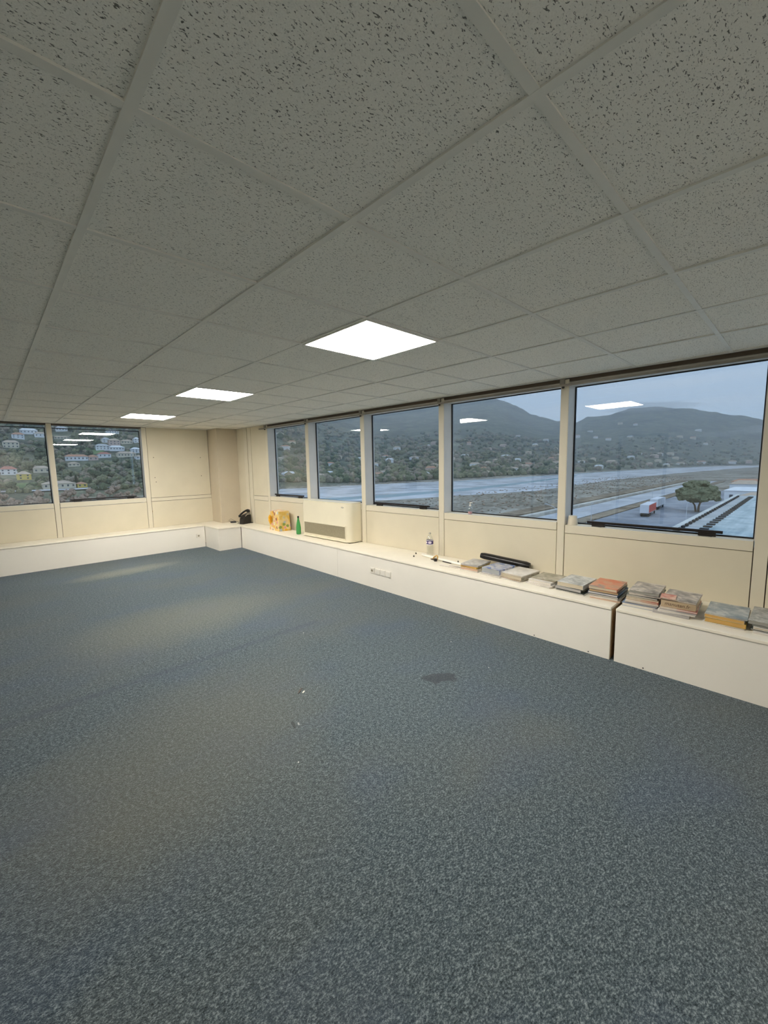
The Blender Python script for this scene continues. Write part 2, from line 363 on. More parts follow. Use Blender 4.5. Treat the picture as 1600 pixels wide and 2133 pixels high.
# ------------------------------------------------------------------ far wall (left in view)
def FL(d, x, z): return (x, YF+d, z)
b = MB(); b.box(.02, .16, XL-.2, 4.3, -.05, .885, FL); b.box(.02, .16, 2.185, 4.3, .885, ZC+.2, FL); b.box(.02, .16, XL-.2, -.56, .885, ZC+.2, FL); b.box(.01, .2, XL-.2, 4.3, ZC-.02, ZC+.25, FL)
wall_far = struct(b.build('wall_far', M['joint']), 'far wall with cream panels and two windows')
FP = [(-.565, -.49), (.773, .840), (2.117, 2.190)]
for (a0, a1) in FP:
    b = MB(); b.box(0, .19, a0, a1, 0, ZC-.005, FL); b.build('post', M['post'], wall_far, bevel=.002)
for (a0, a1) in ((XL, -1.8), (-1.795, -.57)):
    b = MB(); b.box(.004, .03, a0, a1-.005, 0, ZC+.01, FL); b.build('panel', M['panel'], wall_far)
for k in range(2):
    a0, a1 = FP[k][1]+G_, FP[k+1][0]-G_
    b = MB(); b.box(.004, .03, a0, a1, 0, .978-.082, FL); b.build('panel', M['panel'], wall_far)
    # same light, but x runs the other way round seen from inside
    window(8+k, FP[k][1], FP[k+1][0], .978, FL, (1.0, 1.97) if k == 1 else None, tilt=0,
           label='window light of the far wall left of the mullion, no opening bar' if k == 0 else 'window light of the far wall with a black opening bar, hillside houses outside')
b = MB(); b.box(.004, .03, 2.197, 3.40, 0, .897, FL); b.build('panel', M['panel'], wall_far)
b = MB(); b.box(.001, .03, 2.197, 3.40, .904, .965, FL); b.build('rail', M['post'], wall_far, bevel=.0015)
up = MB(); up.box(.004, .03, 2.197, 3.295, .972, ZC+.01, FL); up = up.build('panel', M['panel'], wall_far)
for (x, z) in ((2.287, 1.716), (2.284, 1.343), (2.298, 1.262), (3.134, 1.714), (3.128, 1.351)):
    b = MB(); b.lathe([(.007, 0), (.007, .004)], 10); h = b.build('screw_hole', M['dark'], wall_far, (x, YF+.003, z)); h.rotation_euler[0] = R(90)
b = MB(); b.box(-.002, .006, 2.192, 2.199, .70, .735, FL); b.build('latch', M['wood'], wall_far)
# column in the corner
b = MB(); b.box(3.305, 4.0, 8.06, 8.515, ZB+.0005, ZC+.03); o = struct(b.build('column', M['column'], bevel=.004), 'plastered corner column standing on the bench')
# walls behind and opposite, seen only in the panes
b = MB(); b.box(XL-.15, XL, YB-.2, 8.9, -.05, ZC+.2); wall_left = struct(b.build('wall_left', M['plain_wall']), 'plain painted wall opposite the windows')
b = MB(); b.box(XL-.15, 4.4, YB-.15, YB, -.05, ZC+.2); wall_back = struct(b.build('wall_back', M['plain_wall']), 'plain painted wall behind the viewer')
def door(n, y0, y1, lab):
    b = MB(); b.box(XL, XL+.03, y0, y0+.06, 0, 2.1); b.box(XL, XL+.03, y1-.06, y1, 0, 2.1); b.box(XL, XL+.03, y0+.06, y1-.06, 2.04, 2.1)
    r_ = struct(b.build('door_%d' % n, M['frame_dark']), lab)
    b = MB(); b.box(XL, XL+.02, y0+.062, y1-.062, .005, 2.038); b.build('leaf', M['panel'], r_)
    b = MB(); b.tube([(XL+.02, y0+.12, 1.0), (XL+.07, y0+.12, 1.0), (XL+.07, y0+.24, 1.0)], .009); b.build('handle', M['chrome'], r_)
door(1, 4.55, 5.45, 'cream door in a dark frame, mirrored in the panes')
door(2, 2.3, 3.3, 'second cream door in a dark frame, mirrored in the wide pane')

# ------------------------------------------------------------------ low casing benches
TB = .022
def bench(name, label, y0, y1, marks=()):
    t = empty(name, (bx((y0+y1)/2), (y0+y1)/2, 0)); L_ = t.location
    lf = lambda x, y, z: (x-L_.x, y-L_.y, z)
    tag(t, label, 'bench', 'low white casings along the walls')
    b = MB(); b.box(0, .018, y0+.001, y1-.001, 0, ZB-TB, lambda x, y, z: lf(bx(y)+x, y, z)); fp = b.build('front_panel', M['bench_front'], t, bevel=.001)
    def topf(x, y, z): return lf(bx(y)-.008 if x < .5 else XW+K1*y-.003, y, z)
    b = MB(); b.box(0, 1, y0+.001, y1-.001, ZB-TB+.001, ZB, topf); b.build('top_board', M['bench_top'], t, bevel=.004, seg=3)
    for yy in (y0, y1):
        s_ = 1 if yy == y0 else -1
        b = MB(); b.box(.02, .40, min(yy+s_*.001, yy+s_*.016), max(yy+s_*.001, yy+s_*.016), 0, ZB-TB, lambda x, y, z: lf(bx(y)+x, y, z)); b.build('end_panel', M['wood'], t)
    for yy in marks:
        b = MB(); b.box(-.0025, .001, yy-.004, yy+.004, .011, .019, lambda x, y, z: lf(bx(y)+x, y, z)); b.build('screw', M['dark'], fp)
    return t
bench('bench_casing', 'low white casing carrying the newspapers, past the open gap', -2.55, .930, (.735,))
bench('bench_casing', 'long white casing with four socket plates, carrying most book stacks', .961, 4.371, (1.113, 1.561))
bench('bench_casing', 'white casing under the floral bag and the green bottle', 4.374, 7.345)
# corner box and far casing
t = empty('corner_casing', (3.15, 7.37, 0)); tag(t, 'short boxed corner casing with the telephone at the column foot', 'bench', 'low white casings along the walls')
lf = lambda x, y, z: (x-3.15, y-7.37, z)
b = MB(); b.box(2.947, 3.366, 7.362, 7.380, 0, ZB-TB, lf); b.build('front_panel', M['bench_front'], t, bevel=.001)
b = MB(); b.box(2.947, 2.965, 7.382, 8.00, 0, ZB-TB, lf); b.build('side_panel', M['bench_front'], t, bevel=.001)
b = MB(); b.prism([(2.940, 7.354), (3.366, 7.354), (3.72, 7.354), (3.692, 8.486), (2.940, 8.486)], ZB-TB+.001, ZB, lf); b.build('top_board', M['bench_top'], t, bevel=.004, seg=3)
t = empty('bench_casing', (.5, 8.0085, 0)); tag(t, 'long white casing below the far windows with a single socket', 'bench', 'low white casings along the walls')
lf = lambda x, y, z: (x-.5, y-8.0085, z)
b = MB(); b.box(XL+.003, 2.944, 8.0085, 8.0265, 0, ZB-TB, lf); b.build('front_panel', M['bench_front'], t, bevel=.001)
b = MB(); b.box(XL+.003, 2.937, 8.000, 8.486, ZB-TB+.001, ZB, lf); b.build('top_board', M['bench_top'], t, bevel=.006, seg=3)

# socket plates
def socket(label, loc, rz, holes, group=None):
    t = empty('socket_plate', loc, rz); tag(t, label, 'socket', group)
    b = MB(); b.box(-.009, 0, -.038, .038, -.036, .036); b.build('plate', M['white_plastic'], t, bevel=.003)
    b = MB(); b.box(-.0115, -.0085, -.028, .028, -.026, .026); q = b.build('insert', M['white_plastic'], t, bevel=.002)
    if holes:
        b = MB(); b.lathe([(.017, 0), (.017, .0015)], 16); h = b.build('recess', M['grille'], q, (-.0112, 0, 0)); h.rotation_euler[1] = R(-90)
        for dy in (-.008, .008):
            b = MB(); b.lathe([(.003, 0), (.003, .001)], 8); h = b.build('pin_hole', M['dark'], q, (-.0128, dy, 0)); h.rotation_euler[1] = R(-90)
AB = -math.atan(.012)
for k, yy in enumerate((3.655, 3.555, 3.466, 3.371)):
    socket(['white power socket with round recess, first of the four plates', 'blank white plate next to the power socket', 'blank white plate between two other blanks', 'blank white plate at the end of the row of four'][k],
           (bx(yy)-.0005, yy, .219-.0*k), AB, k == 0, 'plates in a row on the long casing')
socket('single white socket low on the far casing beside the corner box', (2.82, 8.008, .226), R(90), True)

# ------------------------------------------------------------------ things on the bench
ZS = ZB+.0004
def wl3(d, y, z): return Vector(WL(d, y, z))
# fan coil heater
hy0, hy1, hd, hz0, hz1 = 4.405, 5.555, .235, ZB, .985
t = empty('fan_heater', WL(0, (hy0+hy1)/2, ZB)); t.rotation_euler[2] = TH
tag(t, 'cream fan coil heater with a long grille standing on the bench', 'heater')
hl = (hy1-hy0)/2
def rrect(y0, y1, d0, d1, r, n=8):
    """footprint with the two front corners rounded (front is d0)"""
    pts = [(d1, y0)]
    for k in range(n+1): a = math.pi/2*k/n; pts.append((d0+r-r*math.sin(a), y0+r-r*math.cos(a)))
    for k in range(n+1): a = math.pi/2*k/n; pts.append((d0+r-r*math.cos(a), y1-r+r*math.sin(a)))
    pts.append((d1, y1)); return pts
b = MB(); b.prism(rrect(-hl, hl, -hd, -.004, .085), .026, hz1-hz0-.012); b.build('casing', M['heater'], t, smooth=True, bevel=.004)
b = MB(); b.prism(rrect(-hl-.002, hl+.002, -hd-.003, -.004, .087), hz1-hz0-.0115, hz1-hz0); b.build('lid', M['heater'], t, smooth=True, bevel=.004)
b = MB(); b.prism(rrect(-hl-.003, hl+.003, -hd-.006, -.004, .087), .012, .0255); b.build('base_lip', M['heater'], t, smooth=True, bevel=.004)
b = MB(); b.box(-hd+.03, -.03, -hl+.03, hl-.03, 0.0004, .0118); b.build('foot', M['bracket'], t)
gy0, gy1, gz0, gz1 = -hl+.085, hl-.085, .062, .232
b = MB(); b.box(-hd-.0015, -hd+.002, gy0, gy1, gz0, gz1); gb = b.build('grille', M['grille'], t)
b = MB()
for (y0, y1, z0, z1) in ((gy0-.012, gy1+.012, gz0-.012, gz0), (gy0-.012, gy1+.012, gz1, gz1+.012), (gy0-.012, gy0, gz0, gz1), (gy1, gy1+.012, gz0, gz1)): b.box(-hd-.007, -hd+.001, y0, y1, z0, z1)
b.build('grille_frame', M['heater'], gb, bevel=.002)
b = MB(); nb = 14
for k in range(nb): z = gz0+(k+.5)*(gz1-gz0)/nb; b.box(-hd-.005, -hd-.001, gy0, gy1, z-.0022, z+.0022)
for k in range(60): y = gy0+(k+.5)*(gy1-gy0)/60; b.box(-hd-.0045, -hd-.001, y-.002, y+.002, gz0, gz1)
b.build('grille_mesh', M['grille'], gb)
b = MB(); b.lathe([(.026, 0), (.026, .002)], 20); bd = b.build('badge', M['bracket'], t, (-hd+.0005, -hl+.135, .505)); bd.rotation_euler[1] = R(-90); bd.scale = (.32, 1, 1)
b = MB(); b.box(-hd-.0022, -hd-.0014, -hl+.12, -hl+.15, .501, .509); b.build('badge_mark', M['white_plastic'], t)

# green bottle
def lathe_thing(name, label, cat, loc, parts, n=24):
    t = empty(name, loc); tag(t, label, cat)
    for (pn, prof, mat) in parts:
        b = MB(); b.lathe(prof, n); b.build(pn, mat, t, smooth=True)
    return t
gb_ = [(.030, .0), (.036, .004), (.0385, .012), (.0385, .085), (.037, .12), (.031, .165), (.023, .205), (.0165, .235), (.0145, .258), (.0145, .268)]
lathe_thing('glass_bottle', 'slim green bottle with a dark cap left of the heater', 'bottle', (3.575, 5.695, ZS),
            [('body', gb_, M['green_glass']), ('cap', [(.0135, .2685), (.0155, .2685), (.0155, .292), (.013, .294)], M['black_plastic'])])
# clear water bottle
wb = [(.030, 0), (.0395, .004), (.041, .015)]
for k in range(9): z = .03+k*.011; wb += [(.041, z), (.0392, z+.005)]
wb += [(.041, .135), (.041, .190), (.040, .205), (.034, .225), (.022, .248), (.0135, .262), (.0135, .270)]
t = lathe_thing('water_bottle', 'empty clear plastic water bottle with a blue and white label', 'bottle', (3.722, 3.075, ZS),
                [('body', wb, M['clear_plastic']), ('cap', [(.013, .2705), (.0148, .2705), (.0148, .284), (.013, .286)], simple('frosted_cap', (.6, .58, .52), .4))])
m = Mat('water_label'); so = m.n('ShaderNodeTexCoord').outputs['Object']; sp = m.n('ShaderNodeSeparateXYZ', {0: so})
dz_ = m.math('MULTIPLY', m.math('SUBTRACT', sp.outputs[2], .172), 1/.013)
ang = m.n('ShaderNodeMath', operation='ARCTAN2'); m.link(sp.outputs[1], ang.inputs[0]); m.link(sp.outputs[0], ang.inputs[1])
aa = m.math('MULTIPLY', m.math('ADD', m.math('ABSOLUTE', ang.outputs[0]), -2.45), 1/.55)
el = m.math('ADD', m.math('MULTIPLY', dz_, dz_), m.math('MULTIPLY', aa, aa))
lc = m.mix(m.math('LESS_THAN', el, 1), (.035, .02, .13), (.78, .70, .80))
lc = m.mix(m.math('GREATER_THAN', m.math('ABSOLUTE', dz_), 1.55), lc, (.78, .74, .78)); M['wlabel'] = m.bsdf(lc, .5)
b = MB(); b.lathe([(.0418, .145), (.0418, .199)], 28, cap=False); b.build('label', M['wlabel'], t, smooth=True)

# floral gift bag
m = Mat('floral_print'); v = m.pos(obj=True)
vo = m.n('ShaderNodeTexVoronoi', {'Vector': v, 'Scale': 15.0}); dist, vc = vo.outputs['Distance'], vo.outputs['Color']
ss = m.n('ShaderNodeSeparateColor', {0: vc})
petal = m.ramp(ss.outputs[0], [(0, (.75, .30, .36)), (.2, (.82, .76, .62)), (.36, (.80, .42, .03)), (.52, (.34, .09, .06)), (.62, (.62, .42, .50)), (.76, (.25, .32, .07)), (.88, (.45, .50, .52))], 'CONSTANT')
bgc = m.ramp(m.noise(v, 9, 2), [(.35, (.72, .44, .07)), (.55, (.80, .62, .28)), (.75, (.74, .52, .30))])
dd_ = m.math('ADD', dist, m.math('MULTIPLY_ADD', m.noise(v, 45, 2), .35, -.17))
fc = m.mix(m.n('ShaderNodeMapRange', {0: dd_, 1: .46, 2: .40, 3: 0.0, 4: 1.0}).outputs[0], bgc, petal)
fc = m.mix(m.n('ShaderNodeMapRange', {0: dd_, 1: .16, 2: .10, 3: 0.0, 4: 1.0}).outputs[0], fc, m.mix(ss.outputs[1], (.16, .04, .05), (.70, .45, .12)))
M['floral'] = m.bsdf(fc, .35)
def sack():
    b = MB(); nz, ny = 10, 10; rings = []
    def ring(z, hw, hd_, bul):
        pts = []
        for k in range(ny): a = -1+2*k/ny; pts.append((-hd_-bul*(1-a*a), a*hw))
        for k in range(4): a = -1+2*k/4; pts.append((a*hd_, hw))
        for k in range(ny): a = 1-2*k/ny; pts.append((hd_, a*hw))
        for k in range(4): a = 1-2*k/4; pts.append((a*hd_, -hw))
        return [(x+.005*noise.noise((x*14, y*14, z*14)), y+.007*noise.noise((y*12, z*12, 3)), z) for x, y in pts]
    for i in range(nz+1):
        s_ = i/nz; z = .335*s_
        rings.append(ring(z, .188-.012*max(0, s_-.6)/.4, .105*(1-.12*max(0, s_-.25)/.75), .012*math.sin(math.pi*s_)))
    n = len(rings[0]); vs_ = [q for r_ in rings for q in r_]
    fs = [(i*n+k, i*n+(k+1) % n, (i+1)*n+(k+1) % n, (i+1)*n+k) for i in range(nz) for k in range(n)]+[tuple(range(n-1, -1, -1)), tuple(nz*n+k for k in range(n))]
    return b.add(vs_, fs)
t = empty('gift_bag', (3.612, 6.345, ZS), R(-5)); tag(t, 'crumpled gift bag printed with yellow, white and pink flowers', 'bag')
sack().build('bag_body', M['floral'], t, smooth=True)
M['yellow_petal'] = simple('yellow_rose', (.86, .42, .012), .5, .15, 40)
b = MB(); rr_ = random.Random(5)
for ringi, (rad, npet, sz) in enumerate(((.012, 4, .020), (.032, 6, .028), (.055, 8, .030))):
    for k in range(npet):
        a = 2*math.pi*k/npet+ringi*.6; cy, cz = rad*math.cos(a), rad*math.sin(a)
        vs_ = []; q = 8
        for i in range(q): u = 2*math.pi*i/q; vs_.append((-.004*(3-ringi)-.006*(1 if math.cos(u-a) > 0 else 0), cy+sz*math.cos(u)*.95, cz+sz*math.sin(u)))
        vs_.append((-.012+.003*ringi, cy, cz)); b.add(vs_, [(i, (i+1) % q, q) for i in range(q)])
b.build('yellow_rose', M['yellow_petal'], t, (-.113, .115, .185), smooth=True)
b = MB(); b.box(-.0015, .0015, -.02, .02, 0, .045); b.build('tag', M['white_plastic'], t, (-.1115, .085, .006))

# telephone in the corner
t = empty('telephone', (3.565, 7.575, ZS), R(18)); tag(t, 'black desk telephone standing upright beside the column', 'telephone')
b = MB(); prof = [(-.105, 0), (.105, 0), (.105, .16), (.075, .20), (-.02, .175), (-.085, .115)]
b.add([(x, -.055+.11*s_, z) for s_ in (0, 1) for x, z in prof], [tuple(range(5, -1, -1)), tuple(range(6, 12))]+[(i, (i+1) % 6, 6+(i+1) % 6, 6+i) for i in range(6)])
b.build('body', M['black_plastic'], t, bevel=.008)
b = MB(); hp = [(-.13, 0, .165), (-.10, 0, .195), (-.03, 0, .232), (.04, 0, .256), (.09, 0, .258)]
b.tube(hp, [.021, .020, .018, .019, .022], 10); b.box(.062, .112, -.024, .024, .205, .266); b.box(-.145, -.105, -.022, .022, .14, .185); b.build('handset', M['black_plastic'], t, smooth=True, bevel=.005)
b = MB(); b.tube([(-.045, -.057, .150), (-.02, -.06, .175), (.02, -.06, .188), (.06, -.058, .178)], .006, 8); b.build('chrome_hook', M['chrome'], t, smooth=True)
b = MB(); b.box(.107, .17, -.06, .03, 0, .012); b.build('foot', M['black_plastic'], t, bevel=.003)
t = empty('power_adapter', (3.47, 7.90, ZS), R(-30)); tag(t, 'small black power adapter with a coil of thin cable by the column', 'adapter')
b = MB(); b.box(-.055, .055, -.03, .03, 0, .032); b.build('brick', M['black_plastic'], t, bevel=.01)
b = MB(); b.tube([(.055, 0, .012), (.09, -.03, .02), (.11, -.09, .006), (.12, -.15, .004), (.10, -.20, .004)], .004, 6); b.tube([(-.05, .02, .012), (-.09, .03, .05), (-.05, .04, .075), (.0, .03, .05), (.05, .02, .014)], .0025, 6); b.build('cable', M['black_plastic'], t, smooth=True)
M['thin_cable'] = simple('grey_cable', (.22, .20, .15), .5)
for q, (lab, pts) in enumerate((('thin grey cable hanging straight down the column edge', [(3.835, 8.052, 2.24), (3.842, 8.050, 1.85), (3.838, 8.052, 1.4), (3.832, 8.051, .95), (3.82, 8.05, .60), (3.80, 8.05, ZB+.005)]),
                               ('thin grey cable bowing away from the column edge', [(3.838, 8.050, 1.80), (3.815, 8.046, 1.6), (3.795, 8.045, 1.3), (3.797, 8.045, 1.0), (3.812, 8.046, .75), (3.84, 8.046, .58), (3.845, 8.046, ZB+.005)]))):
    b = MB(); b.tube(pts, .0035, 6); o = b.build('cable', M['thin_cable'], smooth=True); tag(o, lab, 'cable', 'cables on the column')

# white tube with a strap, loose papers, specks
def axis_obj(name, p0, p1):
    p0, p1 = Vector(p0), Vector(p1); o = empty(name, p0); dv = p1-p0
    o.rotation_euler = dv.to_track_quat('X', 'Z').to_euler(); return o, dv.length
t, L_ = axis_obj('cardboard_tube', (3.675, 3.15, ZS+.0165), (3.575, 2.49, ZS+.0165)); tag(t, 'long white tube lying on the bench in front of the water bottle', 'tube')
M['white_tube'] = simple('white_tube', (.86, .83, .74), .4)
b = MB(); b.tube([(0, 0, 0), (L_, 0, 0)], .016, 16); b.build('tube', M['white_tube'], t, smooth=True)
b = MB(); b.tube([(L_-.17, -.019, -.010), (L_-.30, -.020, -.010)], .005, 6); b.build('black_strap', M['black_plastic'], t)
t = empty('tape_dispenser', (3.588, 2.885, ZS), R(-15)); tag(t, 'small amber and black clip thing resting against the white tube', 'clip')
M['amber'] = simple('amber_plastic', (.55, .32, .06), .3)
b = MB(); b.tube([(.015, .075, .006), (.02, .045, .036), (.02, .0, .058), (.02, -.02, .052), (.018, -.012, .012)], .006, 8); b.build('amber_clip', M['amber'], t, smooth=True)
b = MB(); b.lathe([(.004, 0), (.018, 0), (.02, .012), (.018, .03), (.004, .03)], 16); b.build('black_wheel', M['black_plastic'], t, (-.012, -.02, 0.0), smooth=True)
b = MB(); b.box(-.006, .006, .0, .085, 0, .008); b.build('arm', M['bracket'], t)
paper_m = simple('loose_paper', (.80, .74, .66), .7, .04, 40)
for q, (x, y, rz, l, w_, lab) in enumerate(((3.478, 2.60, 8, .24, .06, 'folded sheet of paper flat in front of the white tube'), (3.520, 2.53, 4, .2, .05, 'narrow paper slip beside the white tube'))):
    b = MB(); b.box(-w_/2, w_/2, -l/2, l/2, 0, .004); o = b.build('paper_sheet', paper_m, None, (x, y, ZS), R(rz)); tag(o, lab, 'paper', 'papers by the tube')
    b = MB(); b.box(-w_/2-.001, -w_/2+.006, -l/2+.01, l/2-.01, .0041, .0048); b.build('printed_edge', M['grille'], o)
for q, (x, y, lab) in enumerate(((3.575, 3.20, 'small black plug lying near the bench front left of the bottle'), (3.71, 3.285, 'small black plug lying by the wall left of the bottle'), (3.69, 2.645, 'small black knob behind the white tube'))):
    b = MB(); b.lathe([(.006, 0), (.009, .004), (.009, .010), (.005, .014)], 12); b.lathe([(.003, .014), (.003, .022)], 8); o = b.build('rubber_plug', M['black_plastic'], None, (x, y, ZS), smooth=True); tag(o, lab, 'plug', 'black bits on the bench')

# ------------------------------------------------------------------ books and magazines
def cover_mat(name, c1, c2, c3, scale=9):
    m = Mat(name); v = m.pos(obj=True)
    f = m.noise(v, scale, 3, .55, .8); f2 = m.noise(v, scale*2.6, 2)
    c = m.ramp(f, [(.32, c1), (.5, c2), (.62, c3)])
    c = m.mix(m.ramp(f2, [(.55, (0, 0, 0)), (.66, (.5, .5, .5))]), c, c1); return m.bsdf(c, .32)
def page_mat(name, c):
    m = Mat(name); v = m.pos((1, 1, 380), obj=True)
    f = m.noise(v, 1.0, 2); c_ = m.ramp(f, [(.3, tuple(q*.66 for q in c)), (.7, c)])
    return m.bsdf(c_, .8)
PG = {'white': page_mat('pages_white', (.78, .73, .64)), 'cream': page_mat('pages_cream', (.62, .54, .40)), 'grey': page_mat('pages_grey', (.46, .44, .42)),
      'tan': page_mat('pages_tan', (.52, .36, .20)), 'pink': page_mat('pages_pink', (.66, .44, .32)), 'amber': page_mat('pages_amber', (.66, .40, .12)), 'newsprint': page_mat('pages_newsprint', (.36, .35, .31)), 'blue': page_mat('pages_blue', (.40, .42, .42))}
CV = {'grey': cover_mat('cover_grey', (.30, .29, .28), (.50, .49, .47), (.60, .58, .55)), 'white': cover_mat('cover_white', (.60, .57, .52), (.76, .72, .66), (.80, .77, .72)),
      'blue': cover_mat('cover_blue', (.05, .13, .36), (.62, .60, .58), (.07, .16, .42), 7), 'khaki': cover_mat('cover_khaki', (.18, .17, .11), (.40, .37, .28), (.52, .48, .40)),
      'orange': cover_mat('cover_orange', (.66, .13, .045), (.62, .30, .18), (.28, .24, .21), 6), 'red': cover_mat('cover_red', (.50, .06, .05), (.72, .40, .30), (.70, .62, .52)),
      'brown': cover_mat('cover_brown', (.40, .30, .19), (.46, .35, .22), (.50, .38, .25)), 'photo': cover_mat('cover_photo', (.14, .13, .12), (.44, .40, .36), (.64, .58, .50), 12),
      'silver': cover_mat('cover_silver', (.26, .28, .28), (.52, .54, .53), (.68, .69, .67), 11), 'teal': cover_mat('cover_teal', (.16, .22, .26), (.36, .40, .40), (.55, .56, .52), 10),
      'dark': cover_mat('cover_dark', (.02, .03, .03), (.06, .08, .06), (.10, .11, .10)), 'yellow': cover_mat('cover_yellow', (.45, .30, .03), (.60, .44, .10), (.34, .25, .06), 8), 'navy': cover_mat('cover_navy', (.10, .16, .28), (.14, .22, .36), (.18, .26, .40)),
      'news': cover_mat('cover_news', (.22, .22, .20), (.36, .36, .33), (.52, .51, .47), 26), 'beige': cover_mat('cover_beige', (.52, .42, .30), (.66, .55, .42), (.72, .62, .50))}
def volume(name, label, cat, loc, dep, wid, th, rz, cover, pages, sag=0, wav=0, group=None, soft=True):
    """a bound volume or magazine lying flat: thin covers round a page block; spine on the -Y side"""
    t = empty(name, loc, rz); tag(t, label, cat, group); ct = min(.0016, th*.2)
    n = 8
    def slab(x0, x1, y0, y1, z0, z1):
        b = MB(); vs_ = []
        for i in range(n+1):
            y = y0+(y1-y0)*i/n; s_ = (y+wid/2)/wid
            dz = wav*math.sin(s_*math.pi*2.1+.5)
            for x in (x0, x1):
                dx = -sag*max(0, (-x-dep*.15)/(dep*.35))**2 if x < 0 else 0
                vs_ += [(x, y, z0+max(0, dz)+0*dx), (x, y, z1+max(0, dz)+0*dx)]
        fs = []
        for i in range(n):
            a = i*4; c = a+4
            fs += [(a, a+1, c+1, c), (a+2, c+2, c+3, a+3), (a+1, a+3, c+3, c+1), (a, c, c+2, a+2)]
        fs += [(0, 2, 3, 1), (n*4, n*4+1, n*4+3, n*4+2)]
        return b.add(vs_, fs)
    slab(-dep/2+.003, dep/2-.003, -wid/2+.001, wid/2-.003, ct, th-ct).build('pages', pages, t)
    slab(-dep/2, dep/2, -wid/2, wid/2, 0, ct*.98).build('back_cover', cover, t)
    slab(-dep/2, dep/2, -wid/2, wid/2, th-ct*.98, th).build('front_cover', cover, t)
    b = MB(); b.box(-dep/2, dep/2, -wid/2-.0012, -wid/2+.0005, 0, th); sp_ = b.build('spine', cover, t)
    return t
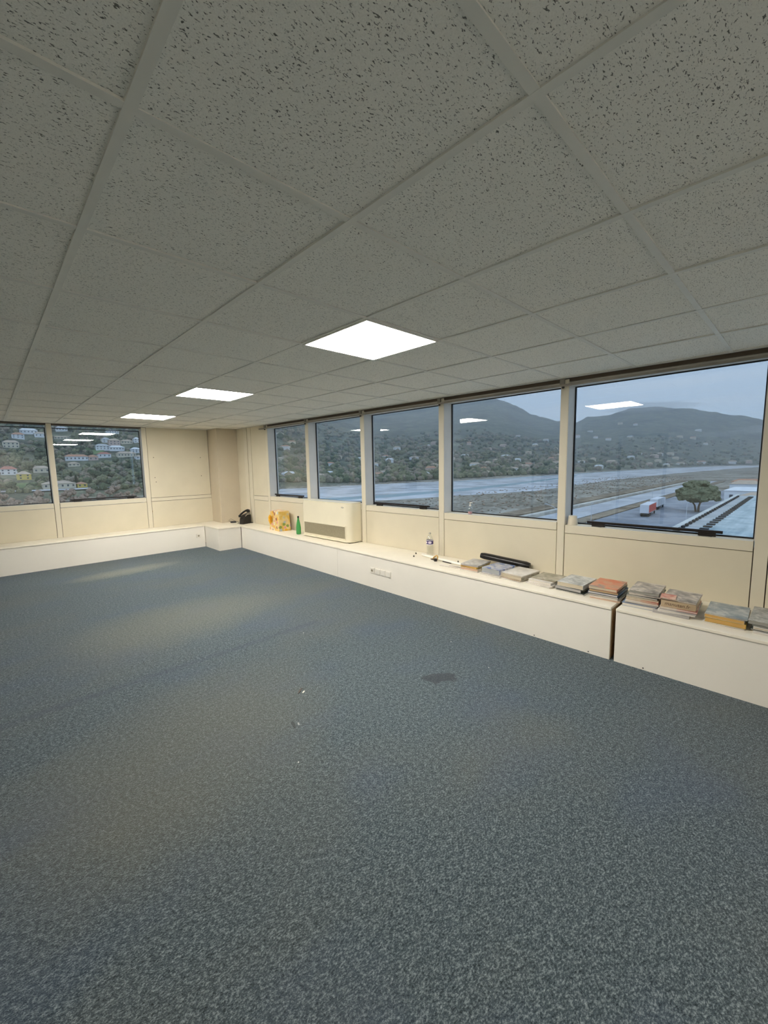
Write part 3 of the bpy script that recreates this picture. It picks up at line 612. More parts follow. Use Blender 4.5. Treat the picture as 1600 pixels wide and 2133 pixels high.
STACKS = [
 # x of the front edge, y centre, rotation, words for the stack, then volumes bottom-up:
 # (thickness, depth, width, dx, dy, rot, cover, pages, kind, words)
 (3.448, 2.352, 3, 'under the black roll, beside the tube', [
   (.010, .27, .205, 0, 0, 0, 'white', 'white', 'magazine', 'thin white magazine, bottom of the stack'), (.022, .26, .195, .006, .0, 1, 'beige', 'pink', 'catalogue', 'pinkish catalogue, second in the stack'),
   (.020, .26, .19, .008, .004, -2, 'yellow', 'amber', 'catalogue', 'yellow-edged catalogue, third in the stack'), (.014, .28, .20, .004, .0, 2, 'grey', 'grey', 'magazine', 'grey-covered magazine on top of the stack')]),
 (3.425, 2.078, -2, 'next to the yellow-edged stack', [
   (.013, .30, .215, 0, 0, 0, 'white', 'white', 'magazine', 'white pad, bottom of the stack'), (.013, .29, .205, .004, .003, 1, 'white', 'grey', 'magazine', 'pale magazine in the middle of the stack'),
   (.046, .28, .20, .012, .0, -1, 'blue', 'blue', 'catalogue', 'thick catalogue with a blue and white cover, topmost of the stack')]),
 (3.440, 1.862, -6, 'below the end of the black roll', [
   (.007, .29, .23, -.012, .02, 2, 'white', 'white', 'magazine', 'flat white leaflet, bottom of the stack'), (.006, .29, .22, .0, .0, -3, 'beige', 'pink', 'magazine', 'thin peach leaflet, second in the stack'),
   (.030, .30, .225, .010, .0, 0, 'khaki', 'cream', 'catalogue', 'thick beige catalogue in the middle of the stack'), (.010, .31, .23, .012, .0, 1, 'white', 'cream', 'magazine', 'pale magazine with a small blue picture, topmost of the stack')]),
 (3.452, 1.588, -4, 'at the foot of the second post', [
   (.008, .27, .235, -.012, .012, -3, 'white', 'white', 'magazine', 'loose white papers, bottom of the pile'), (.012, .27, .225, -.004, .0, 2, 'white', 'white', 'magazine', 'white booklet, second in the pile'),
   (.020, .26, .215, .004, .004, -1, 'white', 'white', 'catalogue', 'thick white booklet, third in the pile'), (.008, .24, .22, .05, .0, 3, 'khaki', 'cream', 'magazine', 'olive-grey leaflet on top of the white pile')]),
 (3.432, 1.330, -2, 'between the white pile and the orange one', [
   (.006, .31, .24, -.010, -.012, -2, 'white', 'white', 'magazine', 'white sheet pad, bottom of the stack'), (.006, .30, .225, .0, -.004, 1, 'dark', 'grey', 'magazine', 'thin dark magazine, second in the stack'),
   (.026, .29, .222, .006, .008, -2, 'dark', 'grey', 'catalogue', 'grey-paged catalogue in the middle of the stack'), (.036, .30, .215, .010, .0, 1, 'silver', 'cream', 'catalogue', 'thick silver-covered catalogue, topmost of the stack')]),
 (3.425, 1.070, 2, 'left of the gap in the bench', [
   (.012, .31, .215, -.006, -.006, 2, 'beige', 'pink', 'magazine', 'peach magazine, bottom of the stack'), (.012, .31, .215, .002, .0, -2, 'white', 'white', 'magazine', 'curled white magazine, second in the stack'), (.012, .30, .215, .0, .004, 1, 'dark', 'white', 'magazine', 'dark-backed magazine, third in the stack'), (.014, .30, .215, .004, .006, -1, 'navy', 'white', 'magazine', 'navy magazine, fourth in the stack'),
   (.020, .31, .21, .006, .008, 2, 'dark', 'tan', 'catalogue', 'brown-paged catalogue, fifth in the stack'), (.022, .30, .205, .004, .010, 0, 'orange', 'cream', 'catalogue', 'magazine with an orange and grey cover on top of the stack')]),
 (3.405, .822, 4, 'just right of the gap in the bench', [
   (.024, .33, .215, -.004, .004, 0, 'navy', 'white', 'catalogue', 'binder with a blue back strip, bottom of the tall stack'), (.010, .32, .21, .004, -.016, -3, 'grey', 'grey', 'magazine', 'grey magazine, second in the tall stack'), (.012, .32, .21, .002, -.010, 2, 'white', 'white', 'magazine', 'white magazine, third in the tall stack'), (.012, .32, .205, .006, -.018, -2, 'red', 'cream', 'magazine', 'red-cornered magazine, fourth in the tall stack'),
   (.014, .31, .205, .010, -.012, 1, 'beige', 'cream', 'magazine', 'cream magazine, fifth in the tall stack'), (.012, .31, .20, .014, -.016, -2, 'dark', 'white', 'magazine', 'dark magazine, sixth in the tall stack'), (.010, .31, .20, .022, -.020, 2, 'photo', 'white', 'magazine', 'white-edged magazine, seventh in the tall stack'), (.022, .29, .19, .030, -.022, -1, 'photo', 'newsprint', 'catalogue', 'grey photo-covered catalogue on top of the tall stack')]),
 (3.388, .584, 3, 'holding the lettered brown catalogue', [
   (.018, .31, .215, -.008, .03, -2, 'grey', 'grey', 'catalogue', 'slim grey catalogue, bottom of the stack'), (.012, .32, .215, .002, .01, 2, 'white', 'white', 'magazine', 'white magazine, second in the stack'), (.010, .32, .21, .004, -.006, -1, 'grey', 'grey', 'magazine', 'pale grey magazine, third in the stack'), (.012, .32, .215, .006, -.002, 1, 'red', 'white', 'magazine', 'white magazine with a red strip, fourth in the stack'),
   (.046, .30, .20, .012, -.004, 0, 'brown', 'tan', 'catalogue', 'thick brown catalogue lettered manutan.fr'), (.010, .28, .20, .022, -.008, -2, 'photo', 'white', 'magazine', 'photo magazine lying on the lettered catalogue'), (.006, .12, .09, .0, .055, 4, 'red', 'cream', 'magazine', 'small orange booklet on top of the lettered catalogue stack')]),
 (3.405, .318, 0, 'beside the foot of the post', [
   (.006, .30, .215, -.012, .0, -2, 'white', 'white', 'magazine', 'white leaflet, bottom of the yellow stack'), (.028, .29, .21, .0, .0, 1, 'yellow', 'amber', 'catalogue', 'thick yellow-brown catalogue, second in the yellow stack'), (.022, .29, .205, .004, .0, -2, 'beige', 'amber', 'catalogue', 'orange-edged catalogue, third in the yellow stack'), (.008, .30, .215, .008, .0, 2, 'teal', 'white', 'magazine', 'blue-grey photo magazine, topmost of the yellow stack')]),
 (3.390, .055, -3, 'of newspapers at the end of the bench', [
   (.014, .34, .24, -.02, .0, 3, 'white', 'white', 'magazine', 'crumpled white paper, bottom of the newspaper pile'), (.010, .33, .235, -.004, .0, -3, 'dark', 'newsprint', 'magazine', 'dark paper, second in the newspaper pile'), (.012, .33, .235, .0, .0, 2, 'white', 'cream', 'magazine', 'pale paper, third in the newspaper pile'), (.010, .33, .23, .01, .0, -2, 'dark', 'newsprint', 'magazine', 'dark fold of paper, fourth in the newspaper pile'), (.022, .35, .27, .02, .01, 2, 'news', 'newsprint', 'newspaper', 'folded newspapers on top of the newspaper pile')]),
]
rb = random.Random(11); LET = None
for (xf_, yc, rz, where, vols) in STACKS:
    z = ZS
    for (th, dep, wid, dx, dy, dr, cv, pg, kind, words) in vols:
        lab = words if len(words.split()) > 12 else words+' '+where
        lab = ' '.join(lab.split()[:16])
        wav = .0025 if ('orange' in where or 'gap' in where) and th < .016 else 0
        o = volume(kind, lab, kind, (xf_+dep/2+dx, yc+dy, z), dep, wid, th, R(rz+dr), CV[cv], PG[pg], wav=0, group='volumes stacked '+where)
        if 'lettered manutan' in words: LET = o; LETD = (dep, wid, th)
        z += th+.0008
# lettering on the brown catalogue
def text_mesh(body, size, ext=.0004):
    cu_ = bpy.data.curves.new('lettering', 'FONT'); cu_.body = body; cu_.size = size; cu_.extrude = ext; cu_.align_x = 'CENTER'; cu_.align_y = 'CENTER'; cu_.shear = .15
    tmp = bpy.data.objects.new('tmp', cu_); COL.objects.link(tmp); dg = bpy.context.evaluated_depsgraph_get(); me = bpy.data.meshes.new_from_object(tmp.evaluated_get(dg)); bpy.data.objects.remove(tmp); return me
me = text_mesh('manutan.fr', .034); me.materials.append(simple('dark_ink', (.10, .06, .035), .6))
dep, wid, th = LETD
b = MB(); b.box(-dep/2-.0008, -dep/2+.001, -wid/2, wid/2, .0005, th-.0005); b.build('lettered_edge', CV['brown'], LET)
o = link('lettering', me, LET, (-dep/2-.0012, .005, th*.52)); o.rotation_euler = Euler((R(90), 0, R(-90)), 'XYZ')
# black roll across the stacks
t, L_ = axis_obj('black_roll', (3.712, 2.365, .534), (3.832, 1.875, .478)); tag(t, 'black rolled plastic sleeve lying across the first book stacks', 'roll')
b = MB(); pts = []; nn = 14
vs_ = []; n = 14
for i in range(nn+1):
    s_ = i/nn; k = min(1, math.sin(math.pi*min(1, max(0.0, s_*.9+.05)))*3)
    for q in range(n):
        a = 2*math.pi*q/n; rr = .039*(.62+.38*k)*(1+.05*noise.noise((s_*5, math.cos(a)*2, math.sin(a)*2)))
        vs_.append((L_*s_, rr*1.15*math.cos(a), rr*.85*math.sin(a)))
b.add(vs_, [(i*n+q, i*n+(q+1) % n, (i+1)*n+(q+1) % n, (i+1)*n+q) for i in range(nn) for q in range(n)]+[tuple(range(n-1, -1, -1)), tuple(nn*n+q for q in range(n))])
b.build('sleeve', M['black_plastic'], t, smooth=True)
b = MB(); b.box(L_*.05, L_*.95, -.043, -.036, -.002, .004); b.build('seam', M['bracket'], t, bevel=.002)

# things on the sills
lathe_thing('gel_dispenser', 'clear pump dispenser of pink hand gel on the window sill', 'dispenser', Vector(WL(.055, 2.640, .9335)),
            [('body', [(.022, 0), (.026, .003), (.026, .06), (.022, .075), (.011, .084), (.011, .092)], M['clear_plastic']), ('gel', [(.019, .004), (.0235, .006), (.0235, .03), (.0235, .031)], simple('pink_gel', (.62, .35, .36), .2)),
             ('collar', [(.012, .0925), (.012, .106), (.005, .108), (.005, .126)], M['white_plastic'])])
b = MB(); b.box(-.006, .034, -.007, .007, .1262, .136); b.build('spout', M['white_plastic'], [o for o in COL.objects if o.name == 'gel_dispenser'][0], (0, 0, 0), R(-100), bevel=.003)
lathe_thing('beaker', 'small cream tapering beaker on the window sill against the post', 'cup', Vector(WL(.055, 1.518, .9145)),
            [('body', [(.044, 0), (.045, .003), (.037, .083), (.033, .086), (.030, .084)], simple('cream_beaker', (.74, .68, .55), .4))])

# debris on the carpet
def leafy(name, label, loc, rz, dark, pale):
    t = empty(name, loc, rz); tag(t, label, 'litter')
    b = MB(); b.add([(-.034, -.004, .002), (.0, -.010, .006), (.036, -.002, .008), (.030, .008, .004), (-.004, .005, .002), (-.034, -.004, .0), (.0, -.010, .0005), (.036, -.002, .002), (.030, .008, .0005), (-.004, .005, .0)], [(0, 1, 2, 3, 4), (9, 8, 7, 6, 5), (0, 5, 6, 1), (1, 6, 7, 2), (2, 7, 8, 3), (3, 8, 9, 4), (4, 9, 5, 0)]); b.build('dark_scrap', dark, t)
    b = MB(); b.box(-.012, .014, -.034, -.026, 0, .002); b.build('pale_scrap', pale, t)
leafy('litter_scrap', 'dark leaf-like scrap with a pale fleck on the open carpet', (1.39, 2.29, .0005), R(30), M['bracket'], M['white_tube'])
leafy('litter_scrap', 'small grey scrap near the dark leaf-like scrap on the carpet', (1.165, 2.0, .0005), R(70), simple('grey_scrap', (.07, .08, .08), .9), simple('pale_scrap', (.36, .38, .37), .8))
cr_m = simple('paper_crumb', (.75, .75, .72), .8)
for (x, y) in ((1.95, 3.10), (2.72, 2.02), (2.55, 1.55), (1.02, 1.72)):
    b = MB(); b.lathe([(.002, 0), (.0045, .002), (.002, .004)], 6); o = b.build('paper_crumb', cr_m, None, (x, y, .0003)); tag(o, 'tiny white paper crumb on the carpet', 'crumb', 'paper crumbs on the carpet')

# ------------------------------------------------------------------ someone standing out of the frame, mirrored in a pane; a coat on the far wall
def skin_person(name, label, loc, rz):
    V = {'pelvis': (0, 0, .98, .125), 'waist': (0, 0, 1.12, .13), 'chest': (0, .01, 1.33, .145), 'neck0': (0, .0, 1.47, .065), 'neck1': (0, .01, 1.53, .058), 'head0': (0, .02, 1.60, .075), 'head1': (0, .015, 1.68, .092), 'head2': (0, .0, 1.745, .068)}
    E_ = [('pelvis', 'waist'), ('waist', 'chest'), ('chest', 'neck0'), ('neck0', 'neck1'), ('neck1', 'head0'), ('head0', 'head1'), ('head1', 'head2')]
    for s_, n_ in ((-1, 'l'), (1, 'r')):
        V.update({n_+'hip': (.09*s_, 0, .93, .10), n_+'knee': (.105*s_, .02, .50, .066), n_+'ankle': (.11*s_, -.01, .09, .045), n_+'heel': (.11*s_, -.03, .045, .042), n_+'toe': (.125*s_, .15, .03, .032),
                  n_+'sho': (.175*s_, 0, 1.41, .066), n_+'elb': (.235*s_, -.02, 1.14, .047), n_+'wri': (.225*s_, .10, .92, .030), n_+'palm': (.222*s_, .135, .86, .034)})
        E_ += [('pelvis', n_+'hip'), (n_+'hip', n_+'knee'), (n_+'knee', n_+'ankle'), (n_+'ankle', n_+'heel'), (n_+'heel', n_+'toe'), ('chest', n_+'sho'), (n_+'sho', n_+'elb'), (n_+'elb', n_+'wri'), (n_+'wri', n_+'palm')]
        for k, (dy, ln) in enumerate(((.027, .072), (.010, .082), (-.008, .076), (-.025, .060))):
            V[n_+'f%da' % k] = (.222*s_, .145+dy, .83, .0095); V[n_+'f%db' % k] = (.218*s_, .152+dy, .83-ln*.55, .0085); V[n_+'f%dc' % k] = (.208*s_, .150+dy, .83-ln, .0075)
            E_ += [(n_+'palm', n_+'f%da' % k), (n_+'f%da' % k, n_+'f%db' % k), (n_+'f%db' % k, n_+'f%dc' % k)]
        V[n_+'ta'] = (.205*s_, .165, .87, .011); V[n_+'tb'] = (.195*s_, .185, .835, .009); E_ += [(n_+'palm', n_+'ta'), (n_+'ta', n_+'tb')]
    keys = list(V); me = bpy.data.meshes.new(name); me.from_pydata([V[k][:3] for k in keys], [(keys.index(a), keys.index(b_)) for a, b_ in E_], []); ob = bpy.data.objects.new(name, me); COL.objects.link(ob)
    ob.modifiers.new('skin', 'SKIN'); sv = me.skin_vertices[0].data
    for i, k in enumerate(keys): r_ = V[k][3]; sv[i].radius = (r_*(1.25 if k in ('chest', 'waist', 'pelvis') else 1), r_*(.85 if k in ('chest', 'waist', 'pelvis') else 1)); sv[i].use_root = (k == 'pelvis')
    sb = ob.modifiers.new('sub', 'SUBSURF'); sb.levels = 2; sb.render_levels = 2
    bpy.context.view_layer.update(); dg = bpy.context.evaluated_depsgraph_get(); m2 = bpy.data.meshes.new_from_object(ob.evaluated_get(dg)); ob.modifiers.clear(); ob.data = m2
    m2.materials.clear()
    for q in (simple('dark_jacket', (.022, .022, .028), .8), simple('dark_trousers', (.035, .045, .075), .85), simple('skin_tone', (.50, .32, .23), .5), simple('dark_shoes', (.015, .013, .012), .5)): m2.materials.append(q)
    for p_ in m2.polygons:
        c = p_.center; p_.use_smooth = True
        p_.material_index = 2 if (c.z > 1.49 or (abs(c.x) > .17 and c.z < .93)) else 3 if c.z < .075 else 1 if (c.z < 1.0 and abs(c.x) < .19) else 0
    ob.location = loc; ob.rotation_euler[2] = rz; tag(ob, label, 'person')
    hb = MB(); blob_mesh(hb, (0, -.012, 1.705), .105, (.86, 1.0, .98), 3, .10, 3, 2); hb.v = [(x, y if z > 1.70 else min(y, .02), z) for x, y, z in hb.v]; hb.build('hair', simple('dark_hair', (.02, .014, .01), .6), ob, smooth=True)
    fb = MB()
    blob_mesh(fb, (0, .112, 1.655), .016, (.7, .9, 1.3), 2, 0); nose = fb.build('nose', m2.materials[2], ob, smooth=True)
    for s_ in (-1, 1):
        fb = MB(); blob_mesh(fb, (.034*s_, .094, 1.675), .011, (1.2, .7, .7), 2, 0); fb.build('eye', simple('eye_white', (.6, .58, .55), .3), ob, smooth=True)
        fb = MB(); blob_mesh(fb, (.092*s_, .0, 1.66), .022, (.35, .7, 1.2), 2, 0); fb.build('ear', m2.materials[2], ob, smooth=True)
    fb = MB(); blob_mesh(fb, (0, .097, 1.605), .02, (1.2, .4, .35), 2, 0); fb.build('mouth', simple('lips', (.36, .16, .14), .5), ob, smooth=True)
    return ob
def blob_mesh(b, c, r, sq=(1, 1, 1), sub=2, amp=.25, fr=1.6, seed=0, mi=0):
    bm = bmesh.new(); bmesh.ops.create_icosphere(bm, subdivisions=sub, radius=1)
    vs_ = []
    for v_ in bm.verts:
        k = 1+amp*noise.noise(v_.co*fr+Vector((seed, seed*1.7, seed*.3))); vs_.append((c[0]+v_.co.x*r*sq[0]*k, c[1]+v_.co.y*r*sq[1]*k, c[2]+v_.co.z*r*sq[2]*k))
    b.add(vs_, [tuple(q.index for q in f_.verts) for f_ in bm.faces], mi); bm.free()
skin_person('person', 'person in dark jacket and blue trousers standing, mirrored in the window', (-.62, 3.78, .012), R(-100))
t = empty('hanging_coat', (-1.28, YF, 0)); tag(t, 'long dark coat hanging from a hook on the far wall', 'coat')
b = MB(); n = 20; vs_ = []; nz = 12
for i in range(nz+1):
    s_ = i/nz; z = 1.90-1.18*s_; w_ = .035+.13*min(1, s_*5)+.07*s_; dp = .03+.05*min(1, s_*3)
    for k in range(n):
        a = 2*math.pi*k/n; q = 1+.12*s_*math.sin(a*5+s_*2); vs_.append((w_*math.cos(a)*q, -.09+dp*math.sin(a)*q, z))
b.add(vs_, [(i*n+k, i*n+(k+1) % n, (i+1)*n+(k+1) % n, (i+1)*n+k) for i in range(nz) for k in range(n)]+[tuple(range(n-1, -1, -1)), tuple(nz*n+k for k in range(n))]); b.build('coat_body', simple('dark_cloth', (.025, .025, .03), .9), t, smooth=True)
b = MB(); b.tube([(0, 0, 1.98), (0, -.05, 1.97), (0, -.085, 1.94), (0, -.09, 1.90)], .008, 8); b.build('hook', M['chrome'], t)

# ================================================================== outside

def lerp_tab(t,x):
    if x<=t[0][0]: return t[0][1]
    for (a,b),(c,d) in zip(t,t[1:]):
        if x<=c:
            s=(x-a)/(c-a); return b+(d-b)*s
    return t[-1][1]
R0T=[(-60,290),(14,290),(25,330),(42,380),(53,430),(60,510),(67,600),(75,850),(82,1200),(90,1400),(150,1400)]
ELT=[(-60,9.5),(36,9.2),(42.7,7.7),(47.6,7.9),(51.7,8.25),(53.4,7.95),(57.8,8.6),(60.2,7.75),(62,6.8),(63.8,6.0),(67,5.2),(68.9,4.9),(70.2,5.5),(72.3,5.4),(74.5,6.0),(77.8,5.85),(79.8,5.55),(82.6,4.8),(84.9,4.1),(87,3.4),(95,2.6),(110,4),(150,5)]
LFT=[(290,-17),(350,-9.5),(420,1.5),(520,24),(650,58),(1500,270),(2600,437)]
RIDGE=2600.
def ground(x,y):
    r=math.hypot(x,y); az=math.degrees(math.atan2(x,y))
    r0=lerp_tab(R0T,az)
    if r<=r0 : return -17.
    el=lerp_tab(ELT,az); zr=1.5+RIDGE*math.tan(math.radians(el))
    t=(r-r0)/(RIDGE-r0)
    if t<=1: zm=-17+(zr+17)*(0.45*t+0.55*t*t)
    else: zm=zr-(r-RIDGE)*.35
    w=min(1,max(0,(az-16)/26)); w=w*w*(3-2*w)
    if w>=1 or r>RIDGE: return zm
    zl=lerp_tab(LFT,r)
    return zl*(1-w)+zm*w

def gnoise(x, y):
    r = math.hypot(x, y); g = ground(x, y)
    if g <= -16.99: return g
    k = min(1, (g+17)/60)
    return g+k*(16*noise.noise((x/170, y/170, 1.3))+7*noise.noise((x/60, y/60, 4.1))+4*noise.noise((x/25, y/25, 2.1)))*min(1, r/1200+.12)
def mix_ground():
    m = Mat('valley_and_hillside'); p = m.pos()
    z = m.n('ShaderNodeSeparateXYZ', {0: p}).outputs[2]
    a = m.noise(p, .035, 5, .62); b_ = m.noise(p, .011, 4, .6); d = m.noise(p, .35, 3, .6)
    scrub = m.ramp(m.math('MULTIPLY_ADD', d, .5, m.math('MULTIPLY', a, .5)), [(.38, (.10, .085, .06)), (.5, (.27, .24, .19)), (.62, (.42, .39, .33))])
    wood = m.ramp(m.math('MULTIPLY_ADD', d, .45, m.math('MULTIPLY', a, .55)), [(.36, (.055, .062, .043)), (.5, (.125, .132, .088)), (.64, (.28, .27, .18))])
    wood = m.mix(m.ramp(b_, [(.5, (0, 0, 0)), (.62, (.8, .8, .8))]), wood, m.ramp(d, [(.4, (.05, .055, .045)), (.7, (.10, .10, .085))]))
    hill = m.n('ShaderNodeMapRange', {0: z, 1: -16.6, 2: -14.5, 3: 0.0, 4: 1.0}).outputs[0]
    return m.bsdf(m.mix(hill, scrub, wood), .95, None, spec=.05)
M['terrain'] = mix_ground()
azs = [-70+.5*i for i in range(0, 196)]+[28+.25*i for i in range(0, 248)]+[90+.5*i for i in range(0, 121)]
rs = sorted([14, 40, 80, 130, 180, 230, 270, 2600]+[290*(1.035**i) for i in range(0, 80)])
vs_ = []; fs = []
for a in azs:
    for r_ in rs:
        x, y = r_*math.sin(R(a)), r_*math.cos(R(a)); vs_.append((x, y, gnoise(x, y)))
nr = len(rs)
for i in range(len(azs)-1):
    for j in range(nr-1): fs.append((i*nr+j, i*nr+j+1, (i+1)*nr+j+1, (i+1)*nr+j))
b = MB(); b.add(vs_, fs); terrain = struct(b.build('terrain', M['terrain'], smooth=True), 'valley floor with wooded hills and mountains beyond the windows')
def flat(name, label, pts, z, mat, th=.15):
    b = MB(); b.prism(pts, z-th, z); return struct(b.build(name, mat), label)
def two(name, c1, c2, sc, rough=.9, lo=.4, hi=.6):
    m = Mat(name); return m.bsdf(m.ramp(m.noise(m.pos(), sc, 4, .6), [(lo, c1), (hi, c2)]), rough, None, spec=.15)
M['gravel'] = two('river_gravel', (.33, .33, .33), (.56, .56, .57), .05)
M['water'] = two('shallow_river', (.33, .47, .52), (.42, .56, .62), .03, .15)
M['asphalt'] = two('asphalt', (.20, .21, .23), (.30, .31, .33), .12)
M['road'] = two('pale_road', (.38, .38, .39), (.50, .50, .50), .08)
M['kerb'] = two('concrete_kerb', (.42, .39, .34), (.55, .52, .46), .2)
M['bank'] = two('earth_bank', (.16, .12, .08), (.30, .24, .17), .15)
M['meadow'] = two('meadow', (.10, .16, .06), (.17, .23, .10), .05)
def rib(line, w0, w1=None):
    w1 = w1 or w0; L = [Vector((*q, 0)) for q in line]; le, ri = [], []
    for i, q in enumerate(L):
        t_ = (L[min(i+1, len(L)-1)]-L[max(i-1, 0)]).normalized(); nrm = Vector((-t_.y, t_.x, 0)); ww = (w0+(w1-w0)*i/(len(L)-1))/2
        le.append(q+nrm*ww); ri.append(q-nrm*ww)
    return [(q.x, q.y) for q in le+ri[::-1]]
flat('gravel_bed', 'pale gravel bed of the wide river', [(120, 300), (200, 322), (300, 300), (343, 255), (551, 238), (595, 236), (829, 234), (1190, 178), (1300, 100), (1300, 40), (900, 95), (640, 120), (420, 128), (250, 120), (150, 150), (90, 190), (60, 260)], -16.9, M['gravel'])
flat('river_channel', 'pale turquoise river channel winding over the gravel', rib([(60, 215), (110, 190), (160, 172), (225, 165), (300, 170), (380, 180), (445, 188), (500, 196), (540, 206)], 20, 5), -16.8, M['water'])
flat('river_strand', 'thin far channel under the mountain foot', rib([(330, 238), (540, 226), (700, 224), (830, 222), (1150, 165)], 5, 9), -16.78, M['water'])
flat('earth_bank', 'brown earth bank above the road', rib([(60, 71), (200, 71), (420, 72)], 7), -16.3, M['bank'], .9)
flat('verge_kerb', 'pale kerb line along the road', rib([(60, 64.5), (200, 64.5), (420, 65)], 2.2), -16.2, M['kerb'], .9)
flat('main_road', 'pale grey road running past the building', rib([(40, 56), (200, 56), (420, 56)], 11), -16.75, M['road'])
flat('verge_strip', 'thin dark verge between road and yard', rib([(40, 47.5), (200, 47.5), (420, 47.5)], 4), -16.7, M['bank'])
flat('truck_yard', 'asphalt yard with parked trailers', [(20, 45), (300, 45), (300, 9), (20, 9)], -16.8, M['asphalt'])
for k in range(9):
    b = MB(); b.box(0, 10, -.1, .1, 0, .03); b.build('lane_mark', M['kerb'], None, (80+k*24, 56, -16.745))
for o in [q for q in COL.objects if q.name.startswith('lane_mark')]: struct(o, 'painted dash on the road')

# --- the neighbouring flat roof
M['roof_sheet'] = None
m = Mat('weathered_roof'); st_ = m.noise(m.pos((.12, 1.6, 1), (0, 0, R(88))), 1.0, 4, .6); f_ = m.noise(m.pos(), .7, 4, .6)
M['roof_sheet'] = m.bsdf(m.ramp(m.math('MULTIPLY_ADD', st_, .5, m.math('MULTIPLY', f_, .5)), [(.38, (.24, .30, .31)), (.5, (.36, .42, .42)), (.62, (.50, .55, .54))]), .8)
t = empty('neighbour_building', (55, 0, -17)); tag(t, 'low neighbouring building with a pale weathered flat roof', 'building')
b = MB(); b.box(-45, 27, -30, 7.2, 0, 12.6); b.build('walls', two('render_grey', (.35, .35, .33), (.45, .44, .41), .3), t)
b = MB(); b.box(-45, 27, -30, 5.9, 12.62, 12.9); b.build('roof_sheet', M['roof_sheet'], t)
b = MB(); b.box(-45, 27, 6.0, 6.9, 12.62, 12.82); b.build('gutter', two('gutter', (.36, .37, .36), (.46, .46, .45), .5), t)
b = MB(); b.box(-45, 27.3, 7.0, 7.4, 12.62, 13.05); b.build('parapet', two('parapet', (.46, .46, .43), (.58, .57, .53), .4), t)
b = MB(); b.box(-.30, .30, 0, .55, 0, .10); slit_me = b.mesh('roof_vent', M['dark'])
for k in range(30):
    link('roof_vent', slit_me, t, (-24+k*1.62, 5.2, 12.90))
b = MB(); b.box(-.32, .32, 0, .18, 0, .22); slot_me = b.mesh('parapet_slot', M['dark'])
for k in range(34): link('parapet_slot', slot_me, t, (-26+k*1.5, 6.81, 12.83))
b = MB(); b.box(10, 12, -3, -1, 12.9, 13.5); b.build('roof_hatch', two('hatch', (.3, .33, .33), (.4, .43, .43), .4), t)

# --- trucks, cars, lamp
M['lorry_white'] = simple('lorry_white', (.62, .62, .64), .5, .05, .5); M['lorry_red'] = simple('lorry_red', (.50, .07, .05), .5, .06, .5); M['tyre'] = simple('tyre_rubber', (.02, .02, .02), .9)
M['vglass'] = simple('vehicle_glass', (.03, .04, .05), .15)
def trailer(label, loc, rz, L, side, cab=False):
    t = empty('lorry_trailer', loc, rz); tag(t, label, 'trailer')
    b = MB(); b.box(0, L, -1.25, 1.25, 1.15, 3.9); b.build('cargo_box', M['lorry_white'], t, bevel=.03)
    b = MB(); b.box(.15, L-.15, -1.275, -1.255, 1.3, 3.75); b.build('side_panel', side, t)
    b = MB(); b.box(-.03, -.003, -1.2, -.02, 1.2, 3.8); b.build('rear_door', M['lorry_white'], t); b = MB(); b.box(-.03, -.003, .02, 1.2, 1.2, 3.8); b.build('rear_door', M['lorry_white'], t)
    b = MB(); b.box(.1, L-.1, -1.0, 1.0, .85, 1.14); b.build('chassis', M['tyre'], t); b = MB(); b.box(-.08, .06, -1.2, 1.2, .55, .75); b.build('bumper', M['tyre'], t)
    for x in (1.2, 2.5, 3.8, L-1.4):
        for y in (-1.0, 1.0):
            b = MB(); b.lathe([(.25, -.14), (.48, -.14), (.48, .14), (.25, .14)], 14); w_ = b.build('wheel', M['tyre'], t, (x, y, .48)); w_.rotation_euler[0] = R(90)
    if cab:
        b = MB(); b.box(L+.4, L+2.6, -1.2, 1.2, .8, 3.6); b.build('cab', M['lorry_white'], t, bevel=.15); b = MB(); b.box(L+2.58, L+2.63, -1.05, 1.05, 2.1, 3.2); b.build('windscreen', M['vglass'], t)
    return t
trailer('white trailer with a red side parked alone in the yard', (151, 35.9, -16.8), R(4), 13.2, M['lorry_red'])
trailer('white trailer parked behind the red-sided one', (174, 38.5, -16.8), R(3), 13.2, M['lorry_white'], True)
def car(label, loc, rz, mat):
    t = empty('parked_car', loc, rz); tag(t, label, 'car')
    b = MB(); pr_ = [(-2.1, .3), (2.1, .3), (2.15, .75), (1.2, .95), (.6, 1.42), (-1.2, 1.45), (-1.9, 1.0), (-2.15, .8)]; n = len(pr_)
    b.add([(x, -.85+1.7*s_, z) for s_ in (0, 1) for x, z in pr_], [tuple(range(n-1, -1, -1)), tuple(range(n, 2*n))]+[(i, (i+1) % n, n+(i+1) % n, n+i) for i in range(n)]); b.build('body', mat, t, bevel=.06)
    b = MB(); b.box(-1.2, .65, -.87, -.855, .95, 1.35); b.box(-1.2, .65, .855, .87, .95, 1.35); b.build('side_glass', M['vglass'], t)
    for x in (-1.3, 1.3):
        for y in (-.78, .78):
            b = MB(); b.lathe([(.15, -.09), (.31, -.09), (.31, .09), (.15, .09)], 12); w_ = b.build('wheel', M['tyre'], t, (x, y, .31)); w_.rotation_euler[0] = R(90)
car('white car parked beyond the end of the flat roof', (168, 17, -16.8), R(80), M['lorry_white']); car('silver car parked beside the white car past the roof', (173, 13.5, -16.8), R(85), simple('silver_paint', (.45, .47, .5), .3)); car('pale car near the pine trunk', (186, 21, -16.8), R(20), M['lorry_white'])
t = empty('street_lamp', (104, 43.5, -17)); tag(t, 'pale street lamp with a long curved arm beside the road', 'street lamp')
M['galv'] = simple('galvanised_steel', (.5, .52, .54), .4, .05, 1)
